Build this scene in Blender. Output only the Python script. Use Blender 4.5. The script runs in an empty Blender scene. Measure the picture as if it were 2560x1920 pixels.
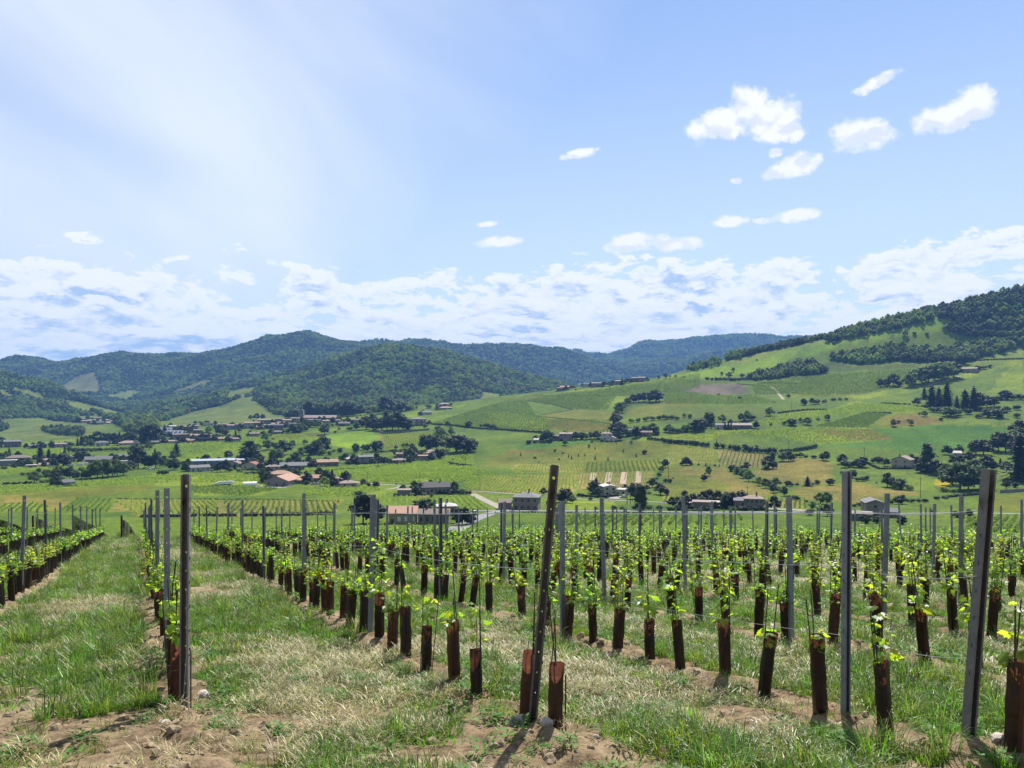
import bpy, math, random
import numpy as np
from mathutils import Vector, Matrix, Euler

random.seed(7); RNG = np.random.default_rng(11)
scene = bpy.context.scene
COL = scene.collection
R = math.radians

# ------------------------------------------------------------------ camera
# photograph 2560 x 1920; focal length 1923 px; the true horizon lies at row 1018; the camera is level, eye at the origin
F, CX, HY = 1923.0, 1280.0, 1018.0
cam_d = bpy.data.cameras.new('camera'); cam = bpy.data.objects.new('camera', cam_d); COL.objects.link(cam)
cam.location = (0, 0, 0); cam.rotation_euler = (R(90), 0, 0)
cam_d.sensor_width = 36; cam_d.sensor_fit = 'HORIZONTAL'; cam_d.lens = 36 * F / 2560
cam_d.shift_y = (HY - 960) / 2560; cam_d.clip_start = 0.05; cam_d.clip_end = 60000
scene.camera = cam

# ------------------------------------------------------------------ light
SUN_AZ, SUN_EL = R(21), R(54)          # azimuth to the right of the view direction
sun_d = bpy.data.lights.new('sun', 'SUN'); sun_d.energy = 5.0; sun_d.angle = R(0.55); sun_d.color = (1.0, 0.955, 0.88)
sun = bpy.data.objects.new('sun', sun_d); COL.objects.link(sun)
sdir = Vector((math.sin(SUN_AZ) * math.cos(SUN_EL), math.cos(SUN_AZ) * math.cos(SUN_EL), math.sin(SUN_EL)))
sun.rotation_euler = (-sdir).to_track_quat('-Z', 'Y').to_euler(); sun.location = (20, 20, 60)
vs = scene.view_settings
vs.view_transform = 'Standard'; vs.look = 'None'; vs.exposure = 0.79; vs.gamma = 1.0; vs.use_curve_mapping = False
cy = scene.cycles
cy.use_denoising = True
try: cy.denoiser = 'OPENIMAGEDENOISE'
except Exception: pass
cy.max_bounces = 8; cy.diffuse_bounces = 3; cy.glossy_bounces = 2; cy.transmission_bounces = 4; cy.transparent_max_bounces = 8
cy.volume_bounces = 0; cy.caustics_reflective = False; cy.caustics_refractive = False
cy.use_adaptive_sampling = True; cy.adaptive_threshold = 0.012

# ------------------------------------------------------------------ sky
class NT:
    """small helper to write node graphs"""
    def __init__(s, tree): s.t = tree; s.N = tree.nodes; s.L = tree.links
    def n(s, typ, **kw):
        o = s.N.new(typ)
        for k, v in kw.items(): setattr(o, k, v)
        return o
    def put(s, sock, v):
        if hasattr(v, 'is_output') or isinstance(v, bpy.types.NodeSocket): s.L.new(v, sock)
        else: sock.default_value = v
    def m(s, op, a, b=0.0, c=None, clamp=False):
        o = s.n('ShaderNodeMath', operation=op, use_clamp=clamp)
        s.put(o.inputs[0], a); s.put(o.inputs[1], b)
        if c is not None: s.put(o.inputs[2], c)
        return o.outputs[0]
    def sm(s, v, lo, hi, a=0.0, b=1.0):
        o = s.n('ShaderNodeMapRange', interpolation_type='SMOOTHSTEP')
        s.put(o.inputs[0], v); s.put(o.inputs[1], lo); s.put(o.inputs[2], hi); s.put(o.inputs[3], a); s.put(o.inputs[4], b)
        return o.outputs[0]
    def mix(s, f, a, b, mode='MIX'):
        o = s.n('ShaderNodeMix', data_type='RGBA', blend_type=mode)
        s.put(o.inputs[0], f); s.put(o.inputs[6], a); s.put(o.inputs[7], b)
        return o.outputs[2]
    def noise(s, vec, scale, detail=4.0, rough=0.55, dist=0.0):
        o = s.n('ShaderNodeTexNoise')
        if vec is not None: s.L.new(vec, o.inputs['Vector'])
        s.put(o.inputs['Scale'], scale); o.inputs['Detail'].default_value = detail
        o.inputs['Roughness'].default_value = rough; o.inputs['Distortion'].default_value = dist
        return o.outputs['Fac']
    def xyz(s, x, y, z=0.0):
        o = s.n('ShaderNodeCombineXYZ'); s.put(o.inputs[0], x); s.put(o.inputs[1], y); s.put(o.inputs[2], z)
        return o.outputs[0]

world = bpy.data.worlds.new('World'); scene.world = world; world.use_nodes = True
w = NT(world.node_tree); w.N.clear()
SKY_STRENGTH = 0.056
tc = w.n('ShaderNodeTexCoord'); sep = w.n('ShaderNodeSeparateXYZ'); w.L.new(tc.outputs['Generated'], sep.inputs[0])
dx, dy, dz = sep.outputs
sky = w.n('ShaderNodeTexSky', sky_type='NISHITA'); sky.sun_disc = False
sky.sun_elevation = SUN_EL; sky.sun_rotation = SUN_AZ; sky.altitude = 300; sky.air_density = 1.0; sky.dust_density = 0.35; sky.ozone_density = 2.6
az = w.m('ARCTAN2', dx, dy); el = w.m('ARCSINE', dz)
C1 = (11.6, 11.65, 11.7, 1); CSH = (5.0, 6.7, 9.4, 1)      # sunlit and shaded cloud radiance, before the background strength
# thin high veil, everywhere in the sky; thin cloud and haze scatter forwards, so it is brightest round the sun and dull opposite
cs = w.m('ADD', w.m('ADD', w.m('MULTIPLY', dx, sdir.x), w.m('MULTIPLY', dy, sdir.y)), w.m('MULTIPLY', dz, sdir.z))
glow = w.sm(cs, -0.20, 0.58, 0.15, 1.0)
q1 = w.m('MULTIPLY_ADD', az, 1.5, w.m('MULTIPLY', el, 2.4)); q2 = w.m('MULTIPLY_ADD', az, 0.75, w.m('MULTIPLY', el, -0.55))
veil = w.sm(w.noise(w.xyz(q1, q2, 3.3), 1.5, 4, 0.5, 0.4), 0.24, 0.80, 0.36, 0.78)
veil = w.m('MULTIPLY', veil, w.sm(az, 0.30, -0.40, 0.22, 1.15))      # a sheet of cirrus lies to the left
veil = w.m('MAXIMUM', veil, w.sm(el, 0.0, 0.54, 0.70, 0.14), clamp=True)
c0 = w.mix(1.0, sky.outputs[0], (1.02, 1.27, 1.54, 1), 'MULTIPLY')
c1 = w.mix(veil, c0, w.mix(glow, (0.0, 0.0, 0.0, 1), (10.3, 10.9, 11.8, 1)))
# bank of layered cumulus above the horizon, all round
def deck(el0, thick, seed, sx, sy, lo_, hi_):
    p = w.xyz(w.m('MULTIPLY', az, sx), w.m('MULTIPLY', el, sy), seed)
    d = w.noise(p, 1.0, 6, 0.6, 0.2)
    p2 = w.xyz(w.m('MULTIPLY', az, sx), w.m('MULTIPLY', w.m('ADD', el, 0.010), sy), seed)
    d2 = w.noise(p2, 1.0, 6, 0.6, 0.2)
    big = w.noise(w.xyz(w.m('MULTIPLY', az, sx * .25), w.m('MULTIPLY', el, sy * .2), seed + 5), 1.0, 1)
    win = w.m('SUBTRACT', 1.0, w.m('POWER', w.m('ABSOLUTE', w.m('DIVIDE', w.m('SUBTRACT', w.m('MULTIPLY_ADD', w.m('SINE', az), -0.008, el), el0), thick)), 2.0))
    g = w.m('ADD', w.m('ADD', d, w.m('MULTIPLY', w.m('SUBTRACT', big, 0.5), 0.7)), w.m('MULTIPLY', w.m('SUBTRACT', win, 0.62), 0.34))
    mask = w.sm(g, lo_, hi_)
    lit = w.sm(w.m('SUBTRACT', d, d2), -0.12, 0.09)
    return mask, w.m('SUBTRACT', 1.0, w.m('MULTIPLY', w.sm(g, hi_ - .02, hi_ + .14), w.m('SUBTRACT', 1.0, lit)))
curd = c1
for a in ((0.118, 0.085, 2.6, 20.0, 46.0, 0.46, 0.535), (0.078, 0.07, 7.7, 15.0, 50.0, 0.455, 0.53)):
    mk, lit = deck(*a)
    curd = w.mix(w.m('MULTIPLY', mk, 0.92), curd, w.mix(lit, CSH, C1))
# single fair-weather cumulus (centre x, y, half width, half height in photograph pixels, slant), turned into directions
CUM_HI = [(1800,312,92,38,.0),(1868,268,62,52,.0),(1935,292,70,46,.0),(1960,328,60,26,.1),(2160,338,92,36,-.1),(2365,292,98,34,.12),(2435,262,66,36,.1),(2395,280,90,36,.1),
       (2190,205,62,18,.6),(1945,432,56,20,.3),(2000,408,54,26,.1),(1445,390,44,12,.75),(1992,336,22,20,.3),(1846,449,17,9,.1),(1948,378,17,9,.1)]
CUM_LO = [(1826,552,46,15,.1),(1985,538,62,13,.2),(1905,546,26,8,.1),(1600,604,72,24,.0),(1690,612,66,20,-.05),(1560,620,60,16,.0),(1245,604,54,13,.1),(1222,564,26,9,.0)]
pn = w.xyz(w.m('MULTIPLY', az, 34.0), w.m('MULTIPLY', el, 42.0), 1.2)
n1 = w.noise(pn, 1.0, 8, 0.68, 0.15); n1l = w.noise(pn, 1.0, 2, 0.5, 0.15); n1u = w.noise(w.xyz(w.m('MULTIPLY', az, 34.0), w.m('MULTIPLY', w.m('ADD', el, 0.012), 42.0), 1.2), 1.0, 2, 0.5, 0.15)
wn = w.n('ShaderNodeTexNoise'); w.L.new(w.xyz(w.m('MULTIPLY', az, 15.0), w.m('MULTIPLY', el, 24.0), 5.5), wn.inputs['Vector']); wn.inputs['Scale'].default_value = 1.0; wn.inputs['Detail'].default_value = 3.0
ws = w.n('ShaderNodeSeparateXYZ'); w.L.new(wn.outputs['Color'], ws.inputs[0])
azw = w.m('MULTIPLY_ADD', w.m('SUBTRACT', ws.outputs[0], 0.5), 0.034, az); elw = w.m('MULTIPLY_ADD', w.m('SUBTRACT', ws.outputs[1], 0.5), 0.022, el)
def cumulus(base, lst):
    dens = None
    for (px, py, rx, ry, sl) in lst:
        a0 = math.atan((px - CX) / F); e0 = math.atan((HY - py) / F * math.cos(a0))
        ux = w.m('MULTIPLY_ADD', azw, 1 / (rx / F * math.cos(a0) ** 2), -a0 / (rx / F * math.cos(a0) ** 2))
        uy = w.m('SUBTRACT', w.m('MULTIPLY_ADD', elw, F / ry, -e0 * F / ry), w.m('MULTIPLY', ux, sl))
        q = w.m('MULTIPLY_ADD', ux, ux, w.m('MULTIPLY', uy, uy))
        dens = q if dens is None else w.m('MINIMUM', dens, q)
    dd = w.m('MULTIPLY_ADD', w.m('SUBTRACT', 1.0, w.m('MINIMUM', dens, 3.0)), 0.74, w.m('MULTIPLY', w.m('SUBTRACT', n1, 0.495), 2.8))
    cm = w.sm(dd, -0.16, 0.66)
    shade = w.m('MULTIPLY', w.sm(w.m('SUBTRACT', n1u, n1l), -0.05, 0.13), w.sm(dd, 0.16, 0.52))
    return w.mix(w.m('MULTIPLY', cm, .97), base, w.mix(w.m('MULTIPLY', shade, 0.5), (11.4, 11.4, 11.4, 1), (7.0, 7.8, 9.2, 1)))
def bgn(c):
    b_ = w.n('ShaderNodeBackground'); w.L.new(c, b_.inputs[0]); b_.inputs[1].default_value = SKY_STRENGTH; return b_.outputs[0]
# the costly cloud branches are only worked out where clouds can be
in_deck = w.m('LESS_THAN', el, 0.27)
in_cum = w.m('MULTIPLY', w.m('GREATER_THAN', az, 0.02), w.m('LESS_THAN', az, 0.68)); in_cum = w.m('MULTIPLY', in_cum, w.m('LESS_THAN', el, 0.47))
mA = w.n('ShaderNodeMixShader'); w.L.new(in_cum, mA.inputs[0]); w.L.new(bgn(c1), mA.inputs[1]); w.L.new(bgn(cumulus(c1, CUM_HI)), mA.inputs[2])
mB = w.n('ShaderNodeMixShader'); w.L.new(in_deck, mB.inputs[0]); w.L.new(mA.outputs[0], mB.inputs[1]); w.L.new(bgn(cumulus(curd, CUM_LO)), mB.inputs[2])
wo = w.n('ShaderNodeOutputWorld'); w.L.new(mB.outputs[0], wo.inputs[0])
try:
    world.cycles.sampling_method = 'MANUAL'; world.cycles.sample_map_resolution = 512
except Exception: pass

# ------------------------------------------------------------------ noise and terrain
def _h(ix, iy, seed):
    n = (ix.astype(np.int64) * 374761393 + iy.astype(np.int64) * 668265263 + seed * 974634711) & 0x7fffffff
    n = ((n ^ (n >> 13)) * 1274126177) & 0x7fffffff
    return ((n ^ (n >> 16)) & 0xffff) / 65535.0
def vnoise(x, y, seed=0):
    x = np.asarray(x, float); y = np.asarray(y, float)
    ix = np.floor(x); iy = np.floor(y); fx = x - ix; fy = y - iy
    fx = fx * fx * (3 - 2 * fx); fy = fy * fy * (3 - 2 * fy)
    ix = ix.astype(np.int64); iy = iy.astype(np.int64)
    a = _h(ix, iy, seed); b = _h(ix + 1, iy, seed); c = _h(ix, iy + 1, seed); d = _h(ix + 1, iy + 1, seed)
    return (a + (b - a) * fx) * (1 - fy) + (c + (d - c) * fx) * fy - 0.5
def fbm(x, y, seed=0, octv=4, gain=0.5):
    s = 0; a = 1.0; t = 0
    for o in range(octv):
        s = s + a * vnoise(np.asarray(x) * 2 ** o + 17.3 * o, np.asarray(y) * 2 ** o - 9.1 * o, seed + o); a *= gain
    return s

# contours of the land: forward distance, then (column, row) pairs in a 2212-pixel-wide copy of the photograph
X9 = [0, 276, 553, 830, 1106, 1382, 1659, 1935, 2212]
def c9(*y): return list(zip(X9, y))
CONT = [
 (100, [(0, 1168)]), (150, [(0, 1166)]), (240, [(0, 1143)]),
 (310, c9(1112,1112,1112,1112,1110,1110,1112,1114,1112)),
 (400, c9(1080,1080,1080,1080,1078,1076,1078,1078,1074)),
 (480, c9(1049,1049,1049,1050,1050,1045,1045,1040,1030)),
 (560, c9(1022,1020,1020,1020,1018,1012,1010,1002,990)),
 (650, c9(1003,1002,1000,998,995,985,970,955,945)),
 (720, c9(992,988,985,982,965,948,925,915,905)),
 (850, c9(972,965,950,945,932,905,880,872,858)),
 (1000, c9(958,945,925,915,908,872,845,828,815)),
 (1150, c9(948,930,910,902,880,846,803,775,755)),
 (1300, [(0,936),(276,918),(553,902),(700,898),(830,884),(960,872),(1106,853),(1200,843),(1380,821),(1434,814),(1564,776),(1705,746),(1772,733),(1927,692),(2212,626),(2600,560)]),
 (1420, [(0,922),(276,914),(553,899),(830,893),(1106,868),(1382,840),(1659,790),(1935,740),(2212,690)]),
 (1600, [(0,890),(100,905),(276,906),(387,902),(500,884),(598,872),(700,880),(830,880),(1106,880),(1382,870),(1659,840),(2212,760)]),
 (1800, [(0,846),(88,868),(211,888),(276,900),(387,888),(470,866),(540,852),(598,858),(700,850),(830,838),(960,845),(1106,868),(1382,875),(1659,860),(2212,800)]),
 (2020, [(-300,720),(0,803),(88,834),(211,872),(276,893),(340,886),(420,868),(520,848),(600,836),(700,818),(830,792),(920,790),(1020,812),(1106,836),(1205,860),(1382,880),(1659,870),(2212,820)]),
 (2350, [(-300,800),(0,838),(200,880),(300,884),(400,868),(500,846),(562,832),(660,802),(778,765),(840,754),(880,753),(980,780),(1086,808),(1205,834),(1300,860),(1500,880),(2212,860)]),
 (2750, [(0,852),(150,858),(300,862),(420,840),(500,832),(562,828),(660,820),(778,800),(880,795),(1000,820),(1100,850),(1300,880),(1659,880),(2212,870)]),
 (3150, [(0,812),(123,818),(200,808),(300,805),(400,800),(480,792),(560,780),(640,765),(720,768),(800,775),(900,800),(1100,840),(1300,870),(2212,870)]),
 (3500, [(-300,790),(0,780),(35,779),(123,790),(141,792),(176,783),(246,774),(338,777),(387,771),(457,758),(528,748),(598,736),(658,723),(703,734),(778,742),(840,756),(1000,800),(1150,830),(1300,850),(2212,860)]),
 (3850, [(0,800),(500,790),(700,770),(800,768),(950,775),(1150,795),(1300,825),(1420,830),(1600,810),(2212,790)]),
 (4250, [(0,800),(600,780),(735,746),(840,749),(910,744),(942,742),(981,750),(1069,745),(1139,751),(1227,765),(1262,774),(1330,804),(1400,804),(1500,780),(1573,768),(1700,756),(2000,744),(2600,740)]),
 (4900, [(0,810),(1000,790),(1200,785),(1300,790),(1420,780),(1600,770),(1800,765),(2212,760)]),
 (5600, [(0,810),(1000,780),(1210,765),(1275,766),(1341,763),(1374,752),(1390,746),(1423,748),(1456,744),(1489,736),(1505,733),(1573,733),(1614,730),(1695,737),(1800,740),(2212,740)]),
 (6200, [(0,825)]), (9000, [(0,850)]),
]
GXV = np.arange(-1400, 3600, 4.0)
SLOPE = 0.138
def _smooth(a, sg):
    k = np.arange(-int(3 * sg), int(3 * sg) + 1); g = np.exp(-k * k / (2 * sg * sg)); g /= g.sum()
    return np.convolve(np.pad(a, len(k) // 2, mode='edge'), g, mode='valid')
YK = [1.0, 20.0, 47.0]; ZK = [np.full(GXV.shape, -1.6 - SLOPE * y) for y in YK]
for (yk, pts) in CONT:
    xs = [p[0] for p in pts]; ys = [p[1] for p in pts]
    row = _smooth(np.interp(GXV, xs, ys), 9 if yk < 1250 else 3)
    YK.append(float(yk)); ZK.append((880 - row) / 1662.0 * yk)
YK = np.array(YK); ZK = np.array(ZK)
_d = np.diff(ZK, axis=0) / np.diff(YK)[:, None]; _hh = np.diff(YK)[:, None]
SK = np.zeros_like(ZK); SK[0] = _d[0]; SK[-1] = _d[-1]
_w1 = 2 * _hh[1:] + _hh[:-1]; _w2 = _hh[1:] + 2 * _hh[:-1]
with np.errstate(all='ignore'):
    _hm = (_w1 + _w2) / (_w1 / _d[:-1] + _w2 / _d[1:])
SK[1:-1] = np.where(_d[:-1] * _d[1:] > 0, _hm, 0.0)
SK[2] = -SLOPE; SK[1] = -SLOPE

def H(X, Y, base=False):
    X = np.asarray(X, float); Y = np.maximum(np.asarray(Y, float), 1.0)
    xv = 1106 + 1662 * X / Y
    gi = np.clip((xv - GXV[0]) / 4.0, 0, len(GXV) - 1.001); i = gi.astype(int); f = gi - i
    k = np.clip(np.searchsorted(YK, Y, side='right') - 1, 0, len(YK) - 2)
    def at(M, kk): return M[kk, i] * (1 - f) + M[kk, i + 1] * f
    h = YK[k + 1] - YK[k]; t = np.clip((Y - YK[k]) / h, 0, 1)
    z = (at(ZK, k) * (2*t**3 - 3*t**2 + 1) + at(SK, k) * h * (t**3 - 2*t**2 + t) + at(ZK, k + 1) * (-2*t**3 + 3*t**2) + at(SK, k + 1) * h * (t**3 - t**2))
    if base: return z
    far = np.clip((Y - 1450) / 500, 0, 1)
    rid = 0.32 - np.abs(fbm(X / 330, Y / 430, 3, 3))
    z = z + far * (rid * 58 * np.clip(Y / 3000, .4, 1.6) + fbm(X / 120, Y / 120, 8, 3) * 10)
    mid = np.clip((Y - 70) / 120, 0, 1) * (1 - far)
    return z + mid * fbm(X / 45, Y / 45, 21, 3) * 0.7
_YS = np.concatenate([np.geomspace(30, 1450, 800), np.geomspace(1460, 6600, 420)])
def hit(px, py):
    """point of the land seen at a photograph pixel"""
    u = (px - CX) / F
    row = HY - F * H(u * _YS[:800], _YS[:800], True) / _YS[:800]
    if not (row <= py).any(): row = np.concatenate([row, HY - F * H(u * _YS[800:], _YS[800:]) / _YS[800:]])
    k = np.argmax(row <= py)
    if row[k] > py: k = int(np.argmin(row))
    if k > 0:
        r0, r1 = row[k - 1], row[k]; t = 0 if r0 == r1 else min(1, max(0, (r0 - py) / (r0 - r1)))
        Y = _YS[k - 1] + t * (_YS[k] - _YS[k - 1])
    else: Y = _YS[0]
    return np.array([u * Y, Y, float(H(u * Y, Y))])
# pieces of the photograph that were studied enlarged: origin and scale, so that positions can be noted in them
CR = {'S': (0, 0, 1.0), 'A': (0, 1000, .18987), 'B': (380, 960, .18987), 'C': (760, 960, .18987), 'D': (900, 1160, .18987), 'E': (1300, 1000, .18987),
      'F': (1660, 1100, .18987), 'G': (2100, 1000, .2110), 'H': (1400, 800, .18987), '1': (0, 800, .40687), '2': (850, 850, .40687), '3': (1660, 700, .40687)}
def cp(c, x, y):
    o = CR[c]; return o[0] + x * o[2], o[1] + y * o[2]
def hc(c, x, y): return hit(*cp(c, x, y))
def polyworld(c, pts, sub=5):
    out = []
    for i in range(len(pts)):
        a, b = pts[i], pts[(i + 1) % len(pts)]
        for k in range(sub):
            t = k / sub; out.append(hc(c, a[0] + (b[0] - a[0]) * t, a[1] + (b[1] - a[1]) * t)[:2])
    return np.array(out)
def inpoly(X, Y, P):
    r = np.zeros(X.shape, bool); box = (X >= P[:, 0].min()) & (X <= P[:, 0].max()) & (Y >= P[:, 1].min()) & (Y <= P[:, 1].max())
    idx = np.nonzero(box)[0]; x = X[idx]; y = Y[idx]; c = np.zeros(len(idx), bool); n = len(P)
    for i in range(n):
        x0, y0 = P[i]; x1, y1 = P[(i + 1) % n]
        if y0 == y1: continue
        c ^= ((y0 > y) != (y1 > y)) & (x < (x1 - x0) * (y - y0) / (y1 - y0) + x0)
    r[idx] = c; return r

# ------------------------------------------------------------------ mesh and object helpers
def mesh_np(name, V, faces, mats=(), midx=None, smooth=False):
    """V (n,3); faces: list of (m,k) integer arrays"""
    me = bpy.data.meshes.new(name); V = np.asarray(V, np.float32)
    faces = [np.asarray(f, np.int32) for f in faces if len(f)]
    me.vertices.add(len(V)); me.vertices.foreach_set('co', V.ravel())
    nl = sum(f.size for f in faces); nf = sum(len(f) for f in faces)
    me.loops.add(nl); me.polygons.add(nf)
    me.loops.foreach_set('vertex_index', np.concatenate([f.ravel() for f in faces]))
    tot = np.concatenate([np.full(len(f), f.shape[1], np.int32) for f in faces])
    me.polygons.foreach_set('loop_start', np.concatenate([[0], np.cumsum(tot)[:-1]]).astype(np.int32))
    for m_ in mats: me.materials.append(m_)
    if midx is not None: me.polygons.foreach_set('material_index', np.asarray(midx, np.int32))
    me.polygons.foreach_set('use_smooth', np.full(nf, smooth, bool))
    me.update(); me.validate(); return me
class MB:
    """collects boxes, prisms and tubes into one mesh"""
    def __init__(s): s.v = []; s.f = []
    def add(s, vs_, fs):
        o = len(s.v); s.v += [tuple(q) for q in vs_]; s.f += [tuple(o + i for i in q) for q in fs]; return s
    def box(s, x0, x1, y0, y1, z0, z1):
        return s.add([(x0,y0,z0),(x1,y0,z0),(x1,y1,z0),(x0,y1,z0),(x0,y0,z1),(x1,y0,z1),(x1,y1,z1),(x0,y1,z1)],
                     [(0,3,2,1),(4,5,6,7),(0,1,5,4),(1,2,6,5),(2,3,7,6),(3,0,4,7)])
    def tube(s, pts, r, n=6, cap=True):
        pts = [Vector(p) for p in pts]; rs = r if hasattr(r, '__len__') else [r] * len(pts); rings = []
        for i, p in enumerate(pts):
            d = (pts[min(i + 1, len(pts) - 1)] - pts[max(i - 1, 0)]).normalized()
            a = d.cross(Vector((0, 0, 1)) if abs(d.z) < .9 else Vector((1, 0, 0))).normalized(); b = d.cross(a)
            rings.append([p + (a * math.cos(2 * math.pi * k / n) + b * math.sin(2 * math.pi * k / n)) * rs[i] for k in range(n)])
        o = len(s.v)
        for g in rings: s.v += [tuple(q) for q in g]
        for i in range(len(pts) - 1):
            for k in range(n):
                k2 = (k + 1) % n; s.f.append((o + i*n + k, o + i*n + k2, o + (i+1)*n + k2, o + (i+1)*n + k))
        if cap:
            s.f.append(tuple(o + k for k in range(n))); s.f.append(tuple(o + (len(pts)-1)*n + k for k in reversed(range(n))))
        return s
    def mesh(s, name, mat=None, smooth=False):
        me = bpy.data.meshes.new(name); me.from_pydata(s.v, [], s.f)
        if mat: me.materials.append(mat)
        if smooth: me.polygons.foreach_set('use_smooth', np.ones(len(me.polygons), bool))
        me.update(); return me
def ob(name, me, parent=None, loc=None, rot=None, scale=None):
    o = bpy.data.objects.new(name, me); COL.objects.link(o)
    if parent is not None: o.parent = parent
    if loc is not None: o.location = loc
    if rot is not None: o.rotation_euler = rot
    if scale is not None: o.scale = scale
    return o
def tag(o, label, cat=None, group=None, kind=None):
    o['label'] = label
    if cat: o['category'] = cat
    if group: o['group'] = group
    if kind: o['kind'] = kind
    return o
ORD = ['first','second','third','fourth','fifth','sixth','seventh','eighth','ninth','tenth','eleventh','twelfth','thirteenth','fourteenth','fifteenth','sixteenth','seventeenth','eighteenth','nineteenth','twentieth']
def ordn(i):
    if i < 20: return ORD[i]
    n = i + 1; return '%d%s' % (n, 'th' if 10 < n % 100 < 14 else {1:'st',2:'nd',3:'rd'}.get(n % 10, 'th'))

# ------------------------------------------------------------------ materials
def newmat(name):
    m = bpy.data.materials.new(name); m.use_nodes = True; t = NT(m.node_tree); t.N.clear()
    return m, t, t.n('ShaderNodeOutputMaterial')
def c4(c): return (c[0], c[1], c[2], 1.0)
def plain(name, col, rough=.8, var=.25, scale=3.0, metal=0.0, bump=0.0, stain=None, obj=True):
    """a surface with grain and wear"""
    m, t, out = newmat(name)
    p = t.n('ShaderNodeBsdfPrincipled'); tcx = t.n('ShaderNodeTexCoord')
    co = tcx.outputs['Object']
    n = t.noise(co, scale, 6, .62); n2 = t.noise(co, scale * 6.1, 4, .6)
    k = t.m('ADD', t.m('MULTIPLY', t.m('SUBTRACT', n, .5), 2 * var), t.m('MULTIPLY', t.m('SUBTRACT', n2, .5), var * 1.2))
    if obj:
        oi = t.n('ShaderNodeObjectInfo'); k = t.m('ADD', k, t.m('MULTIPLY', t.m('SUBTRACT', oi.outputs['Random'], .5), var * .8))
    hsv = t.n('ShaderNodeHueSaturation'); hsv.inputs['Color'].default_value = c4(col); t.put(hsv.inputs['Value'], t.m('ADD', 1.0, k))
    c = hsv.outputs[0]
    if stain: c = t.mix(t.sm(t.noise(co, scale * .7, 5, .6, .6), .52, .72, 0, .75), c, c4(stain))
    t.L.new(c, p.inputs['Base Color']); p.inputs['Roughness'].default_value = rough; p.inputs['Metallic'].default_value = metal
    if bump:
        b = t.n('ShaderNodeBump'); b.inputs['Strength'].default_value = bump; b.inputs['Distance'].default_value = .02
        t.L.new(n2, b.inputs['Height']); t.L.new(b.outputs[0], p.inputs['Normal'])
    t.L.new(p.outputs[0], out.inputs[0]); return m
def leafmat(name, col, trans, tcol=None, hue=.025, val=.35, rough=.6, island=True, spec=.25):
    """thin foliage: reflects and lets light through; every plant and leaf varies"""
    m, t, out = newmat(name)
    oi = t.n('ShaderNodeObjectInfo'); geo = t.n('ShaderNodeNewGeometry')
    r1 = oi.outputs['Random']; r2 = geo.outputs['Random Per Island'] if island else r1
    def vary(cc):
        h = t.n('ShaderNodeHueSaturation'); h.inputs['Color'].default_value = c4(cc)
        t.put(h.inputs['Hue'], t.m('ADD', .5, t.m('ADD', t.m('MULTIPLY', t.m('SUBTRACT', r1, .5), 2 * hue), t.m('MULTIPLY', t.m('SUBTRACT', r2, .5), hue))))
        t.put(h.inputs['Value'], t.m('ADD', 1.0, t.m('ADD', t.m('MULTIPLY', t.m('SUBTRACT', t.m('FRACT', t.m('MULTIPLY', r1, 7.31)), .5), val), t.m('MULTIPLY', t.m('SUBTRACT', r2, .5), val))))
        return h.outputs[0]
    p = t.n('ShaderNodeBsdfPrincipled'); t.L.new(vary(col), p.inputs['Base Color']); p.inputs['Roughness'].default_value = rough
    p.inputs['Specular IOR Level'].default_value = spec
    tr = t.n('ShaderNodeBsdfTranslucent'); t.L.new(vary(tcol or col), tr.inputs[0])
    mx = t.n('ShaderNodeMixShader'); mx.inputs[0].default_value = trans
    t.L.new(p.outputs[0], mx.inputs[1]); t.L.new(tr.outputs[0], mx.inputs[2]); t.L.new(mx.outputs[0], out.inputs[0]); return m
# ------------------------------------------------------------------ the land: valley, fields and hills
ND = np.array([.8995, .437]); RD = np.array([-.437, .8995])      # across and along the vine rows
S2, DS = 2.656, 2.36
def rowd(X, Y):
    s = (X * ND[0] + Y * ND[1] - S2) / DS; return np.abs(s - np.round(s)) * DS
def near_h(X, Y):
    """the vineyard's own ground, with clods and ruts"""
    rd = rowd(X, Y)
    strip = np.exp(-(rd / .30) ** 2)
    k = np.clip((62 - Y) / 10, 0, 1)
    m = fbm(X / 2.2, Y / 2.2, 31, 3) * .07 + fbm(X * 2.6, Y * 2.6, 5, 3) * .06 + strip * (.03 + fbm(X * 5, Y * 5, 44, 3) * .13)
    return H(X, Y) + m * k
def soil_at(X, Y):
    rd = rowd(X, Y)
    strip = np.clip(1.45 - rd / .25 + fbm(X * 1.6, Y * 1.6, 61, 3) * 1.6, 0, 1)
    e = Y - (6.1 - .19 * X)                                    # distance past the line of end posts
    head = np.clip((.7 - e) / 1.1, 0, 1) * np.clip(.44 + fbm(X / 1.1, Y / .8, 77, 4) * 3.4, 0, 1)
    patch = np.clip(fbm(X / 2.0, Y / 2.0, 78, 4) * 2.6 - .75, 0, 1)
    foot = np.maximum(1.25 * np.exp(-((X + .12) / .75) ** 2 - ((Y - 5.15) / .62) ** 2), 1.2 * np.exp(-((X + 2.5) / .8) ** 2 - ((Y - 5.75) / .5) ** 2)) + fbm(X * 2, Y * 2, 79, 3) * .5   # trodden soil at the feet of two end posts
    return np.clip(np.maximum(np.maximum(np.maximum(strip, head), patch), np.where(foot > .35, foot, 0)), 0, 1)
def green_at(X, Y):
    rd = rowd(X, Y); mid = np.clip(rd / 1.18, 0, 1)
    g = 1.0 + fbm(X / 1.5, Y / 2.2, 90, 4) * 1.7 - .34 * np.exp(-((mid - .92) / .38) ** 2) + np.clip((7.4 - .19 * X - Y) / 2.5, 0, 1) * .22
    return np.clip(g, 0, 1)

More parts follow.
